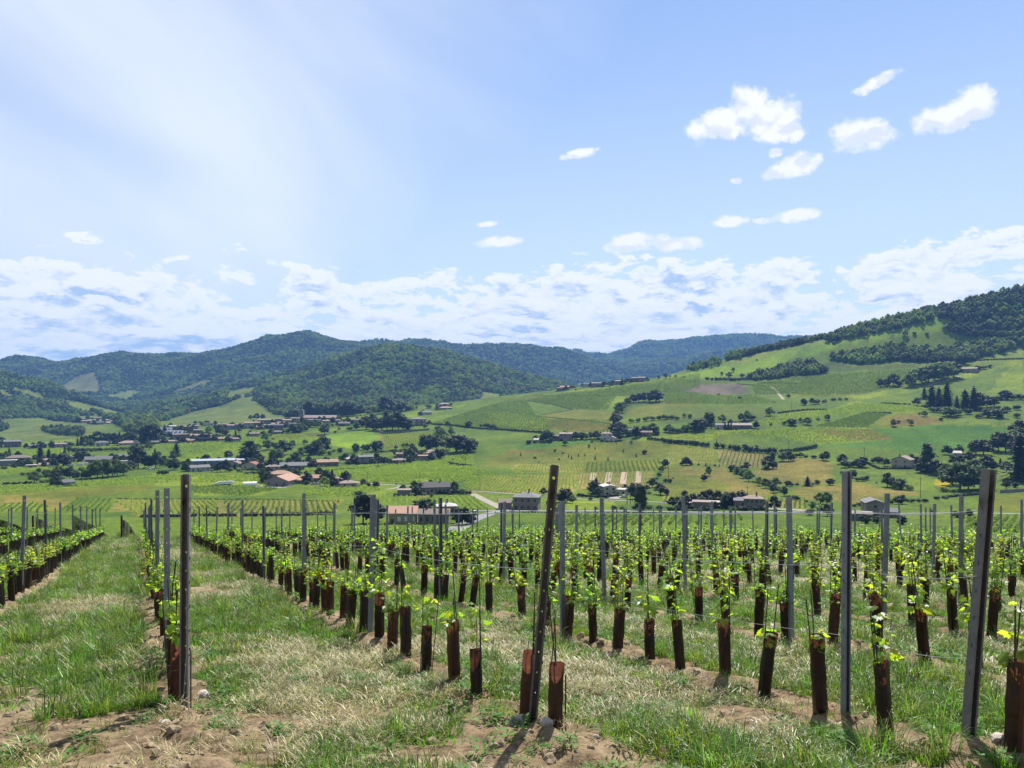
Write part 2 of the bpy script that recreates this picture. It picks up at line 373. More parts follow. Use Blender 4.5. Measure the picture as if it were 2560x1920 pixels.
def ucols(nmid, lim, nout, far):
    a = np.linspace(-lim, lim, nmid); o = lim + (far - lim) * (np.linspace(0, 1, nout + 1)[1:]) ** 1.5
    return np.concatenate([-o[::-1], a, o])
def sheet(us, ys, hf):
    U, Yg = np.meshgrid(us, ys); X = (U * Yg).ravel(); Y = Yg.ravel(); Z = hf(X, Y)
    nu, ny = len(us), len(ys); a = (np.arange(ny - 1)[:, None] * nu + np.arange(nu - 1)[None]).ravel()
    return np.stack([X, Y, Z], 1), np.stack([a, a + 1, a + nu + 1, a + nu], 1)

# near ground
V1, Q1 = sheet(ucols(470, .78, 26, 1.7), np.geomspace(2.4, 62, 330), near_h)
gx = np.linspace(-110, 110, 45); gy = np.concatenate([np.linspace(-60, 0, 16), np.linspace(4, 62, 20)])
GX, GY = np.meshgrid(gx, gy); GZ = -1.6 - SLOPE * GY - .22 - .0 * GX
GZ = np.where(GY > 47, H(GX, np.maximum(GY, 1)) - .3, GZ)
V0 = np.stack([GX.ravel(), GY.ravel(), GZ.ravel()], 1); n0 = len(gx)
a = (np.arange(len(gy) - 1)[:, None] * n0 + np.arange(n0 - 1)[None]).ravel()
Q0 = np.stack([a, a + 1, a + n0 + 1, a + n0], 1) + len(V1)
VN = np.concatenate([V1, V0]); soil = soil_at(VN[:, 0], VN[:, 1]); grn = green_at(VN[:, 0], VN[:, 1])

m_ground, t, out = newmat('vineyard_ground')
p = t.n('ShaderNodeBsdfPrincipled'); p.inputs['Roughness'].default_value = .95; p.inputs['Specular IOR Level'].default_value = .1
tcn = t.n('ShaderNodeTexCoord'); co = tcn.outputs['Object']
at1 = t.n('ShaderNodeAttribute'); at1.attribute_name = 'soil'; at2 = t.n('ShaderNodeAttribute'); at2.attribute_name = 'green'
nA = t.noise(co, 1.1, 6, .6); nB = t.noise(co, 9.0, 6, .68); nC = t.noise(co, 60.0, 4, .7)
dirt = t.mix(t.sm(nB, .34, .66), (.095, .066, .038, 1), (.275, .20, .118, 1)); dirt = t.mix(t.sm(nA, .42, .68, 0, .6), dirt, (.38, .295, .18, 1))
dirt = t.mix(t.sm(nC, .5, .75, 0, .5), dirt, (.11, .07, .045, 1))
thatch = t.mix(t.sm(nB, .35, .65), (.055, .052, .022, 1), (.17, .155, .075, 1)); thatch = t.mix(t.sm(nC, .52, .72, 0, .7), thatch, (.03, .026, .011, 1))  # dead grass, its colour darkened to stand in for shade between the blades
turf = t.mix(t.sm(nB, .3, .7), (.016, .028, .006, 1), (.055, .082, .018, 1))
gr = t.mix(t.sm(at2.outputs['Fac'], .35, .75, 0, .85), thatch, turf)
cg = t.mix(t.sm(t.m('ADD', at1.outputs['Fac'], t.m('MULTIPLY', t.m('SUBTRACT', nB, .5), .9)), .42, .62), gr, dirt)
t.L.new(cg, p.inputs['Base Color'])
b = t.n('ShaderNodeBump'); b.inputs['Strength'].default_value = .9; b.inputs['Distance'].default_value = .03
t.L.new(t.m('ADD', nB, t.m('MULTIPLY', nC, .6)), b.inputs['Height']); t.L.new(b.outputs[0], p.inputs['Normal']); t.L.new(p.outputs[0], out.inputs[0])
me = mesh_np('vineyard_ground', VN, [np.concatenate([Q1, Q0])], [m_ground], smooth=True)
for nm, arr in (('soil', soil), ('green', grn)):
    at_ = me.attributes.new(nm, 'FLOAT', 'POINT'); at_.data.foreach_set('value', arr.astype(np.float32))
tag(ob('ground', me), 'sloping vineyard ground of dry mown grass with bare soil under the rows', kind='structure')

# far land
VF, QF = sheet(ucols(760, .74, 30, 1.3), np.geomspace(58, 6700, 450), H)
VF[VF[:, 1] < 62.5, 2] -= .5
PAL = dict(vine=(0.068,0.099,0.008), bright=(0.109,0.183,0.006), yg=(0.114,0.160,0.009), mid=(0.072,0.115,0.008), dark=(0.048,0.075,0.006), olive=(0.095,0.110,0.010),
           dry=(0.130,0.117,0.022), emer=(0.046,0.108,0.011), pale=(0.106,0.147,0.018), brown=(0.098,0.080,0.058), tan=(0.157,0.127,0.039), yellow=(0.253,0.211,0.010), obrown=(0.102,0.085,0.018),
           forest=(0.018,0.030,0.007), clear=(0.085,0.113,0.018), clearb=(0.084,0.091,0.030), soil=(0.198,0.137,0.054), straw=(0.146,0.139,0.026))
FIELDS = [
 # hillside on the right
 ('2','vine',[(540,520),(940,390),(1200,330),(1880,255),(2212,195),(2212,300),(1900,330),(1700,520),(1680,560),(1290,570),(860,545)]),
 ('2','mid',[(950,395),(1160,370),(1420,425),(1200,465),(1040,440)]),
 ('2','dark',[(1150,372),(1400,345),(1650,347),(1600,432),(1430,424)]),
 ('2','yg',[(1655,345),(1760,350),(1725,432),(1592,430)]),
 ('2','olive',[(860,500),(990,440),(1300,490),(1250,560),(960,530)]),
 ('2','obrown',[(1290,492),(1440,488),(1660,520),(1680,548),(1600,572),(1290,548)]),
 ('2','olive',[(1240,455),(1430,430),(1690,440),(1690,515),(1540,485),(1250,482)]),
 ('2','mid',[(690,545),(1240,575),(1230,612),(900,642),(690,602)]),
 ('2','yg',[(1100,350),(1880,255),(2212,195),(2212,225),(1700,300),(1300,330)]),
 ('2','olive',[(1990,380),(2212,330),(2212,450),(1800,470),(1760,440)]),
 ('2','mid',[(1760,480),(2080,455),(2212,470),(2212,560),(1950,580),(1760,540)]),
 ('3','brown',[(70,672),(250,640),(480,640),(535,700),(330,705),(180,690)]),
 ('3','obrown',[(0,735),(170,722),(180,745),(0,752)]),
 ('3','dark',[(120,625),(300,612),(440,632),(250,640)]),
 ('3','bright',[(0,592),(300,545),(700,450),(1000,390),(1380,300),(1750,220),(1695,320),(1420,345),(1120,395),(960,440),(560,560),(250,605)]),
 ('3','pale',[(380,490),(700,400),(970,358),(985,390),(700,452),(400,540)]),
 ('3','brown',[(1755,250),(1880,262),(1800,282),(1720,290)]),
 ('3','dark',[(1000,500),(1200,530),(1500,510),(1560,540),(1000,565)]),
 ('3','vine',[(540,640),(800,600),(1100,570),(1540,540),(1500,640),(1300,690),(1000,720),(560,710)]),
 ('3','mid',[(1000,575),(1540,540),(1490,600),(1100,620)]),
 ('3','mid',[(1100,722),(1500,665),(1810,595),(2212,480),(2300,470),(2300,700),(1950,712),(1700,645),(1500,700),(1290,765)]),
 ('3','yg',[(1100,718),(1480,660),(1800,590),(2212,478),(2212,505),(1800,625),(1500,690),(1200,735)]),
 ('3','pale',[(1880,490),(2212,420),(2212,480),(1900,520)]),
 ('3','yg',[(2080,560),(2212,520),(2212,690),(2000,690)]),
 ('3','yg',[(540,880),(720,820),(1000,800),(1180,740),(1290,765),(1560,770),(1640,800),(1400,820),(1000,830),(760,890)]),
 ('3','vine',[(0,770),(440,770),(700,800),(600,870),(300,870),(0,880)]),
 ('3','yg',[(0,965),(450,925),(900,908),(1250,912),(1400,970),(1000,1012),(450,940),(220,985)]),
 ('3','obrown',[(900,925),(1250,914),(1400,970),(1180,985)]),
 ('3','mid',[(220,985),(450,940),(960,1015),(850,1045),(330,1015)]),
 ('3','olive',[(1240,880),(1420,820),(1640,830),(1700,870),(1480,900)]),
 ('G','emer',[(330,342),(600,342),(1100,300),(1400,268),(2100,335),(2050,420),(1500,560),(1400,660),(900,745),(600,705),(300,690),(-50,685),(-420,632),(-200,522),(300,500),(690,460)]),
 ('G','mid',[(-420,632),(-100,560),(500,560),(900,620),(1400,600),(1300,700),(900,745),(300,690)]),
 ('G','obrown',[(560,305),(640,192),(900,165),(1060,205),(1300,252),(1000,312)]),
 ('G','pale',[(1100,288),(1400,232),(2180,190),(2180,322),(1500,300)]),
 ('G','pale',[(100,805),(300,760),(500,825),(900,835),(1200,905),(1000,935),(700,905),(400,880)]),
 ('G','yg',[(600,900),(1100,930),(1120,1060),(900,1080),(700,960)]),
 ('G','yellow',[(1080,942),(1220,942),(1320,1000),(1260,1045),(1100,1005)]),
 ('G','dry',[(-100,990),(200,980),(470,1040),(900,1090),(960,1130),(560,1150),(150,1240),(-100,1190)]),
 ('G','olive',[(1650,1150),(2180,1110),(2180,1330),(1650,1330)]),
 ('G','mid',[(650,1220),(1100,1230),(1600,1160),(1650,1330),(700,1330)]),
 # the centre
 ('E','emer',[(0,592),(900,530),(1045,548),(600,602),(0,652)]),
 ('E','olive',[(-450,760),(0,662),(700,602),(1300,545),(1650,522),(2000,592),(1930,772),(1300,802),(850,830),(0,850),(-450,900)]),
 ('E','yg',[(1300,540),(1700,490),(2212,460),(2212,535),(1700,525)]),
 ('E','obrown',[(-300,690),(0,652),(280,648),(300,690),(0,705)]),
 ('E','mid',[(1880,800),(2050,600),(1960,590),(1920,770),(1600,1150),(1760,1180),(1900,1000)]),
 ('E','olive',[(1990,890),(2212,852),(2212,1250),(1880,1180),(1900,1050)]),
 ('F','dry',[(0,335),(800,352),(860,420),(1200,580),(1500,725),(1000,745),(0,728)]),
 ('F','olive',[(0,450),(500,480),(900,600),(700,730),(0,728)]),
 ('F','dry',[(1150,402),(1350,382),(1500,295),(1740,240),(2212,290),(2212,570),(1650,575),(1300,600)]),
 ('F','dry',[(1650,612),(2212,595),(2212,790),(1980,800),(1700,705)]),
 ('F','mid',[(1760,180),(2030,110),(2212,80),(2212,200),(2000,210)]),
 ('F','olive',[(0,330),(300,330),(200,440),(0,450)]),
 ('D','mid',[(0,0),(1300,0),(1820,110),(1750,170),(1260,255),(830,235),(350,240),(0,190)]),
 ('D','yg',[(0,240),(380,275),(500,330),(240,440),(0,450)]),
 ('D','mid',[(1280,150),(1900,110),(1930,150),(1380,260)]),
 ('D','tan',[(690,440),(900,400),(920,440)]),
 ('E','straw',[(-100,855),(830,835),(850,940),(-100,960)]),
 ('E','straw',[(-500,1000),(740,960),(720,1230),(-700,1230)]),
 ('E','tan',[(740,950),(1800,920),(1700,1150),(780,1170)]),
 ('E','olive',[(850,830),(1870,790),(1810,935),(840,950)]),
 ('E','yg',[(620,1330),(1250,1320),(1250,1440),(620,1445)]),
 ('F','mid',[(0,985),(1900,985),(2212,1020),(2212,1130),(0,1130)]),
 ('F','straw',[(60,55),(730,125),(700,325),(40,315)]),
 ('F','tan',[(735,135),(1360,180),(1300,375),(720,330)]),
 ('F','straw',[(1330,760),(1880,790),(1890,905),(1330,890)]),
 ('F','straw',[(0,728),(920,745),(920,850),(0,830)]),
 ('C','bright',[(0,745),(350,670),(700,612),(900,602),(1000,690),(1015,790),(900,845),(600,852),(330,810),(0,800)]),
 ('C','yg',[(0,640),(540,560),(560,600),(340,640),(0,700)]),
 ('C','olive',[(1030,680),(1720,622),(1700,722),(1540,785),(1065,850)]),
 ('C','tan',[(990,680),(1022,678),(1090,808),(1050,820)]),
 ('C','mid',[(1280,570),(1640,565),(1650,600),(1290,625)]),
 ('C','yg',[(230,460),(1570,345),(1570,380),(2130,255),(2130,290),(1500,440),(900,430),(250,470)]),
 ('C','yg',[(0,1110),(1130,1060),(2212,915),(2212,1290),(1900,1290),(1000,1290),(560,1250),(0,1200)]),
 ('C','dark',[(0,1200),(560,1240),(1000,1290),(560,1300),(230,1240)]),
 ('C','yg',[(0,1370),(980,1360),(1000,1400),(600,1475),(0,1475)]),
 # the left
 ('A','yg',[(280,570),(1000,515),(980,570),(700,602),(280,602)]),
 ('A','yg',[(0,665),(820,632),(820,690),(700,755),(100,722),(0,720)]),
 ('A','mid',[(820,690),(1720,680),(1740,745),(1500,780),(1150,755),(700,765)]),
 ('A','yg',[(0,905),(500,890),(745,880),(500,945),(0,992)]),
 ('A','mid',[(0,1008),(360,1008),(340,1100),(0,1120)]),
 ('A','yg',[(0,1140),(850,1090),(2212,992),(2212,1085),(900,1160),(0,1240)]),
 ('A','olive',[(0,1245),(900,1168),(2212,1095),(2212,1180),(1000,1282),(0,1272)]),
 ('A','mid',[(1000,1282),(2212,1180),(2212,1295),(1500,1292)]),
 ('A','dry',[(0,1272),(1000,1292),(700,1475),(0,1475)]),
 ('A','yg',[(0,1380),(420,1330),(700,1420),(500,1475),(0,1475)]),
 ('A','mid',[(700,1475),(1000,1285),(1520,1300),(1430,1475)]),
 ('A','straw',[(1520,1305),(2212,1310),(2212,1475),(1440,1475)]),
 ('B','yg',[(0,790),(560,772),(1250,692),(2212,620),(2212,765),(1500,785),(1150,885),(900,965),(420,1005),(380,900)]),
 ('B','mid',[(60,800),(700,790),(1000,830),(850,900),(400,940)]),
 ('B','obrown',[(1530,690),(2212,640),(2212,690),(1540,730)]),
 ('B','yg',[(0,1190),(1500,1185),(1500,1330),(1200,1340),(0,1340)]),
 ('B','mid',[(0,1340),(1500,1340),(1800,1370),(1200,1475),(0,1475)]),
 ('1','yg',[(1180,1010),(1650,1000),(1620,1080),(1180,1080)]),
 ('1','straw',[(690,1102),(2090,1108),(2060,1200),(860,1212)]),
 # far slopes
 ('1','clear',[(0,420),(100,470),(60,492),(0,462)]),
 ('1','clear',[(390,490),(560,520),(800,585),(790,615),(560,585),(430,540)]),
 ('1','clear',[(0,610),(250,600),(330,620),(560,640),(740,690),(480,735),(300,725),(150,742),(0,742)]),
 ('1','clear',[(0,690),(160,660),(300,690),(0,740)]),
 ('1','clear',[(985,650),(1250,570),(1500,470),(1590,508),(1710,592),(1600,642),(1300,652)]),
 ('1','clear',[(950,640),(1200,560),(1370,525),(1590,455),(1600,470),(1380,560),(1250,600)]),
 ('1','clear',[(60,400),(230,450),(330,500),(250,500),(80,440)]),
 ('1','clear',[(640,470),(800,430),(900,440),(760,500)]),
 ('1','clearb',[(362,412),(480,342),(590,320),(625,442),(500,452),(400,442)]),
 ('1','clearb',[(1040,440),(1250,372),(1400,345),(1265,400),(1100,452)]),
 ('1','clear',[(1400,430),(1590,405),(1560,450),(1400,500)]),
 ('1','clear',[(470,588),(640,590),(730,620),(735,650),(500,650)]),
 ('2','clear',[(880,320),(1010,335),(900,375),(860,360)]),
]
col = np.empty((len(VF), 3)); col[:] = PAL['mid']
X_, Y_ = VF[:, 0], VF[:, 1]
col[Y_ > 1420] = PAL['forest']; col[Y_ < 150] = PAL['olive']  # forest ground coloured dark to stand in for shade between the crowns
clear_polys = []
wob = fbm(X_ / 14, Y_ / 14, 81, 3) * 4.0 * np.clip(Y_ / 600, .4, 4); wob2 = fbm(X_ / 14, Y_ / 14, 86, 3) * 5.0 * np.clip(Y_ / 600, .4, 4)
for (c_, nm, pts) in FIELDS:
    P = polyworld(c_, pts); k = inpoly(X_ + wob, Y_ + wob2, P); col[k] = PAL[nm]
    if nm.startswith('clear') or P[:, 1].mean() > 1450: clear_polys.append(P)
fn = fbm(X_ / 34, Y_ / 50, 51, 4) * .75 + fbm(X_ / 7, Y_ / 9, 52, 2) * .5
col = np.clip(col * (1 + fn[:, None] * np.array([.75, .5, .6])), .01, .8)
m_land, t, out = newmat('land')
p = t.n('ShaderNodeBsdfPrincipled'); p.inputs['Roughness'].default_value = .95; p.inputs['Specular IOR Level'].default_value = .08
ac = t.n('ShaderNodeAttribute'); ac.attribute_name = 'tint'; tcn = t.n('ShaderNodeTexCoord'); co = tcn.outputs['Object']
nA = t.noise(co, .55, 5, .65); nB = t.noise(co, .09, 5, .6)
hsv = t.n('ShaderNodeHueSaturation'); t.L.new(ac.outputs['Color'], hsv.inputs['Color'])
t.put(hsv.inputs['Value'], t.m('ADD', t.sm(nA, .25, .75, .48, 1.45), t.m('MULTIPLY', t.m('SUBTRACT', nB, .5), .5))); t.put(hsv.inputs['Hue'], t.sm(nB, .2, .8, .482, .512))
t.L.new(hsv.outputs[0], p.inputs['Base Color'])
b = t.n('ShaderNodeBump'); b.inputs['Strength'].default_value = .8; b.inputs['Distance'].default_value = .5; t.L.new(nA, b.inputs['Height']); t.L.new(b.outputs[0], p.inputs['Normal'])
t.L.new(p.outputs[0], out.inputs[0])
me = mesh_np('valley_land', VF, [QF], [m_land], smooth=True)
at_ = me.color_attributes.new('tint', 'FLOAT_COLOR', 'POINT'); at_.data.foreach_set('color', np.concatenate([col, np.ones((len(col), 1))], 1).astype(np.float32).ravel())
tag(ob('terrain', me), 'green valley of vineyards and meadows rising to wooded hills', kind='structure')

# ------------------------------------------------------------------ scattering (grass, vine bushes in far fields, forests)
def scatter_group(coll):
    ng = bpy.data.node_groups.new('scatter', 'GeometryNodeTree')
    ng.interface.new_socket('Geometry', in_out='INPUT', socket_type='NodeSocketGeometry'); ng.interface.new_socket('Geometry', in_out='OUTPUT', socket_type='NodeSocketGeometry')
    N, L = ng.nodes, ng.links
    gi, go = N.new('NodeGroupInput'), N.new('NodeGroupOutput'); ip = N.new('GeometryNodeInstanceOnPoints'); ci = N.new('GeometryNodeCollectionInfo')
    ci.inputs['Collection'].default_value = coll; ci.inputs['Separate Children'].default_value = True; ci.inputs['Reset Children'].default_value = True
    def na(nm, ty):
        a = N.new('GeometryNodeInputNamedAttribute'); a.data_type = ty; a.inputs['Name'].default_value = nm; return a.outputs['Attribute']
    er = N.new('FunctionNodeEulerToRotation'); L.new(na('rot', 'FLOAT_VECTOR'), er.inputs[0])
    L.new(gi.outputs[0], ip.inputs['Points']); L.new(ci.outputs[0], ip.inputs['Instance']); ip.inputs['Pick Instance'].default_value = True
    L.new(na('var', 'INT'), ip.inputs['Instance Index']); L.new(er.outputs[0], ip.inputs['Rotation']); L.new(na('scl', 'FLOAT_VECTOR'), ip.inputs['Scale'])
    L.new(ip.outputs[0], go.inputs[0]); return ng
def source_coll(name, meshes):
    c = bpy.data.collections.new(name)
    for i, m_ in enumerate(meshes): c.objects.link(bpy.data.objects.new('%s_%02d' % (name, i), m_))
    return c, scatter_group(c), len(meshes)
def scatter(name, src, P, rot, scl, label, var=None):
    n = len(P); me = bpy.data.meshes.new(name); me.vertices.add(n); me.vertices.foreach_set('co', np.asarray(P, np.float32).ravel())
    if var is None: var = RNG.integers(0, src[2], n)
    scl = np.asarray(scl, np.float32); scl = np.repeat(scl[:, None], 3, 1) if scl.ndim == 1 else scl
    rot = np.asarray(rot, np.float32); rot = np.stack([np.zeros(n), np.zeros(n), rot], 1) if rot.ndim == 1 else rot
    for nm, ty, ke, v in (('rot', 'FLOAT_VECTOR', 'vector', rot), ('scl', 'FLOAT_VECTOR', 'vector', scl), ('var', 'INT', 'value', var)):
        me.attributes.new(nm, ty, 'POINT').data.foreach_set(ke, np.ascontiguousarray(v, np.int32 if ty == 'INT' else np.float32).ravel())
    o = ob(name, me); md = o.modifiers.new('scatter', 'NODES'); md.node_group = src[1]
    return tag(o, label, kind='stuff')
# ------------------------------------------------------------------ grass of the vineyard
M_GRASS = leafmat('grass', (.060, .140, .010), .40, (.21, .42, .018), hue=.03, val=.8, rough=.42, spec=.45)
M_GRASS2 = leafmat('grass_pale', (.17, .21, .050), .35, (.31, .37, .065), hue=.03, val=.6, rough=.42, spec=.45)
M_STRAW = leafmat('straw', (.39, .33, .165), .30, (.48, .41, .175), hue=.012, val=.9, rough=.45, spec=.45)
M_WEED = leafmat('weed', (.075, .17, .022), .3, (.16, .30, .02), hue=.02, val=.4)
def tuft(name, n, rad, ln, lean, wid, mat, mat2=None, mixf=0.0, flat=0.0, seed=0):
    rg = np.random.default_rng(seed); V = []; Fq = []; Ft = []; mi = []
    for i in range(n):
        a = rg.uniform(0, 6.283); r = rad * math.sqrt(rg.uniform()); bx, by = r * math.cos(a), r * math.sin(a)
        d = a + rg.normal(0, .9); L_ = ln * rg.uniform(.45, 1.15); le = lean * rg.uniform(.3, 1.3); wv = wid * rg.uniform(.7, 1.3)
        px, py = -math.sin(d), math.cos(d); o = len(V)
        z0 = -.02 if not flat else rg.uniform(0, .04)
        for k, s in enumerate((0, .5, .85)):
            h = L_ * s * (1 - flat) * (1 - .35 * le * s); f = L_ * (le * s * s + flat * s); ww = wv * (1 - .45 * s)
            V += [(bx + math.cos(d) * f - px * ww, by + math.sin(d) * f - py * ww, z0 + h), (bx + math.cos(d) * f + px * ww, by + math.sin(d) * f + py * ww, z0 + h)]
        f = L_ * (le * 1.15 + flat); V.append((bx + math.cos(d) * f, by + math.sin(d) * f, z0 + L_ * (1 - flat) * (1 - .45 * le)))
        Fq += [(o, o+1, o+3, o+2), (o+2, o+3, o+5, o+4)]; Ft.append((o+4, o+5, o+6)); mi.append(1 if rg.uniform() < mixf else 0)
    mq = np.repeat(mi, 2); return mesh_np(name, V, [np.array(Fq), np.array(Ft)], [mat, mat2 or mat], np.concatenate([mq, mi]))
def weed(name, n, seed):
    rg = np.random.default_rng(seed); V = []; Fq = []
    for i in range(n):
        a = rg.uniform(0, 6.283); r = .02 + .08 * rg.uniform(); z = .01 + .05 * rg.uniform(); c = Vector((r * math.cos(a), r * math.sin(a), z)); L_ = rg.uniform(.010, .022)
        d = Vector((math.cos(a), math.sin(a), rg.uniform(-.2, .7))).normalized(); s = d.cross(Vector((0, 0, 1))).normalized() * L_ * .5; o = len(V)
        V += [tuple(c - d * L_), tuple(c + s), tuple(c + d * L_), tuple(c - s)]; Fq.append((o, o+1, o+2, o+3))
    return mesh_np(name, V, [np.array(Fq)], [M_WEED])
G_GREEN = source_coll('blades_green', [tuft('bg%d' % i, 40, .10, .10, .55, .0028, M_GRASS, M_GRASS2, .28, seed=i) for i in range(4)])
G_TALL = source_coll('blades_tall', [tuft('bt%d' % i, 60, .09, .27, .65, .0032, M_GRASS, M_GRASS2, .4, seed=20 + i) for i in range(3)])
G_DRY = source_coll('blades_dry', [tuft('bd%d' % i, 36, .11, .085, .6, .0023, M_STRAW, M_GRASS2, .30, flat=.45, seed=40 + i) for i in range(4)])
G_WEED = source_coll('blades_weed', [weed('bw%d' % i, 60, 60 + i) for i in range(3)])
def ground_pts(n, ymin, ymax, seed, power=1.0, ulim=.76):
    rg = np.random.default_rng(seed); Y = (ymin ** power + (ymax ** power - ymin ** power) * rg.uniform(size=n)) ** (1 / power); X = rg.uniform(-ulim, ulim, n) * Y
    return X, Y, rg
def put_grass(name, src, n, ymin, ymax, prob, s0, s1, label, seed, power):
    X, Y, rg = ground_pts(n, ymin, ymax, seed, power); k = rg.uniform(size=n) < prob(X, Y); X, Y = X[k], Y[k]
    s = rg.uniform(s0, s1, len(X)) * np.clip(.85 + Y / 40, 1, 1.7); rot = np.stack([rg.normal(0, .1, len(X)), rg.normal(0, .1, len(X)), rg.uniform(0, 6.28, len(X))], 1)
    return scatter(name, src, np.stack([X, Y, near_h(X, Y)], 1), rot, s, label)
sg = lambda X, Y: 1 - .97 * np.clip(soil_at(X, Y) * 1.5, 0, 1)
put_grass('grass', G_GREEN, 62000, 4.0, 52, lambda X, Y: sg(X, Y) * np.clip(green_at(X, Y) * 1.5 - .22, .08, 1), .6, 1.3, 'short green grass between the vine rows', 101, .75)
put_grass('tall_grass', G_TALL, 6500, 4.2, 52, lambda X, Y: sg(X, Y) * np.clip(green_at(X, Y) * 2.2 - 1.05 + fbm(X / .8, Y / .8, 7, 2) * 1.2, 0, 1), .55, 1.15, 'taller green grass tufts', 102, .8)
put_grass('dry_grass', G_DRY, 44000, 4.0, 52, lambda X, Y: (1 - .8 * np.clip(soil_at(X, Y) * 1.3, 0, 1)) * np.clip(1.2 - green_at(X, Y) * 1.2, .08, 1), .7, 1.4, 'mown dry grass lying between the rows', 103, .8)
put_grass('weeds', G_WEED, 2600, 4.2, 16, lambda X, Y: np.clip(.25 + fbm(X / .7, Y / .7, 9, 3) * 1.8, 0, 1) * .6, .6, 1.5, 'small leafy weeds on the bare soil', 104, 1.0)
M_CLOD = plain('clod', (.30, .225, .14), .95, .35, 8, bump=.5)
def rock_mesh(name, seed, mat, sub=2, rough=.35, flat=.7):
    rg = random.Random(seed); import bmesh
    bm = bmesh.new(); bmesh.ops.create_icosphere(bm, subdivisions=sub, radius=1)
    for v_ in bm.verts:
        q = v_.co * 1.3; k = float(fbm(np.array([q.x + q.z * .7 + seed * 3.1]), np.array([q.y - q.z * .6 + seed]), seed, 3)[0])
        v_.co = v_.co * (1 + rough * 1.8 * k); v_.co.z *= flat
    me = bpy.data.meshes.new(name); bm.to_mesh(me); bm.free(); me.materials.append(mat); return me
G_CLOD = source_coll('clods', [rock_mesh('clod%d' % i, 70 + i, M_CLOD, 2, .45) for i in range(5)])
X, Y, rg = ground_pts(15000, 4.0, 40, 105, 1.0); k = rg.uniform(size=len(X)) < np.clip(soil_at(X, Y) * .6 - .12, 0.0, 1); X, Y = X[k], Y[k]
scatter('soil_clods', G_CLOD, np.stack([X, Y, near_h(X, Y) - .004], 1), rg.uniform(0, 6.28, (len(X), 3)), np.minimum(rg.gamma(1.5, .015, len(X)) + .006, .048), 'crumbled clods of tan soil under the vine rows')
M_STONE = plain('stone', (.42, .37, .31), .9, .3, 9, bump=.4)
for i, (px, py, r_, lab) in enumerate([(1298,1812,.085,'rounded grey stone in the shade at the foot of the leaning centre post'),(1368,1846,.055,'pale stone just below the brown tube beside the centre post'),
     (1490,1845,.034,'brown stone lying alone on soil between centre and right end posts'),(2495,1895,.06,'stone on the bare soil by the right-hand frame edge'),(505,1750,.06,'small stone beside the anchor rod of the left end post'),(412,1815,.045,'flat grey stone below the left end post')]):
    u = (px - CX) / F; Yq = 1.6 / ((py - HY) / F - SLOPE); Xq = u * Yq
    tag(ob('stone', rock_mesh('stone', 200 + i, M_STONE, 2, .3, .75), loc=(Xq, Yq, float(near_h(np.array([Xq]), np.array([Yq]))[0]) + r_ * .3), rot=(0, 0, i * 1.3), scale=(r_, r_ * .85, r_)), lab, 'stone', 'stones on the headland')

# ------------------------------------------------------------------ trellis posts
M_ZINC = plain('galvanised_steel', (.23, .25, .285), .5, .3, 5, metal=.3, stain=(.11, .12, .135))
M_ZINC2 = plain('weathered_shaded_steel', (.17, .167, .16), .6, .45, 7, metal=.25, stain=(.045, .04, .036))  # stained steel, darkened all over to suggest shade inside the end-post channels
def post_mesh(name, Wd, Dp, Ht, mat, holes=True, lip=.014, th=.0035, hooks=True):
    """channel section open towards -y, punched down its web, with wire hooks on the flanges"""
    m_ = MB(); x0, x1 = -Wd / 2, Wd / 2; z0 = -.35
    m_.box(x0, x0 + th, 0, Dp, z0, Ht); m_.box(x1 - th, x1, 0, Dp, z0, Ht)
    m_.box(x0 + th, x0 + lip, 0, th, z0, Ht); m_.box(x1 - lip, x1 - th, 0, th, z0, Ht)
    a, b_ = x0 + th, x1 - th
    if not holes: m_.box(a, b_, Dp - th, Dp, z0, Ht)
    else:
        cut = [(z, .0045, .009) for z in np.arange(.22, Ht - .3, .155)] + [(Ht - .10, .0125, .0125)]; zc = z0
        for (z, hx, hz) in cut:
            m_.box(a, b_, Dp - th, Dp, zc, z - .022); zc = z + .022
            for yy, fl in ((Dp - th, 1), (Dp, -1)):
                o = [(a, z - .022), (0, z - .022), (b_, z - .022), (b_, z), (b_, z + .022), (0, z + .022), (a, z + .022), (a, z)]
                i_ = [(hx * math.cos(t_), z + hz * math.sin(t_)) for t_ in [R(225), R(270), R(315), 0, R(45), R(90), R(135), R(180)]]
                m_.add([(x, yy, zz) for x, zz in o + i_], [((k, (k+1) % 8, 8 + (k+1) % 8, 8 + k)) if fl > 0 else ((8 + k, 8 + (k+1) % 8, (k+1) % 8, k)) for k in range(8)])
        m_.box(a, b_, Dp - th, Dp, zc, Ht)
    if hooks:
        for z in np.arange(.45, Ht - .1, .2):
            for s in (x0, x1):
                e = -1 if s == x0 else 1
                m_.box(min(s, s + e * .007), max(s, s + e * .007), Dp * .42, Dp * .42 + .006, z, z + .028)
    return m_.mesh(name, mat)
PE = post_mesh('end_post', .066, .062, 1.95, M_ZINC2); PL = post_mesh('line_post', .058, .045, 1.92, M_ZINC); PF = post_mesh('line_post_plain', .055, .045, 1.92, M_ZINC, holes=False, hooks=False)
def gz(x, y): return float(near_h(np.array([x]), np.array([y]))[0])
def pixg(px, py):
    Yq = 1.6 / ((py - HY) / F - SLOPE); return (px - CX) / F * Yq, Yq
ROWANG = math.atan2(RD[1], RD[0]) - math.pi / 2
def post(me, x, y, name, label, group, lean=(0, 0), rz=0, h=1.0):
    o = ob(name, me, loc=(x, y, gz(x, y) - .02), rot=(lean[1], lean[0], rz), scale=(1, 1, h)); return tag(o, label, 'post', group)
xa, ya = pixg(458, 1772); xb, yb = pixg(1331, 1818); xc, yc = pixg(2430, 1880)
post(PE, xa, ya, 'end_post', 'tall upright brown-grey steel end post, its hollow side to the viewer', 'end posts', (R(.4), 0), R(10))
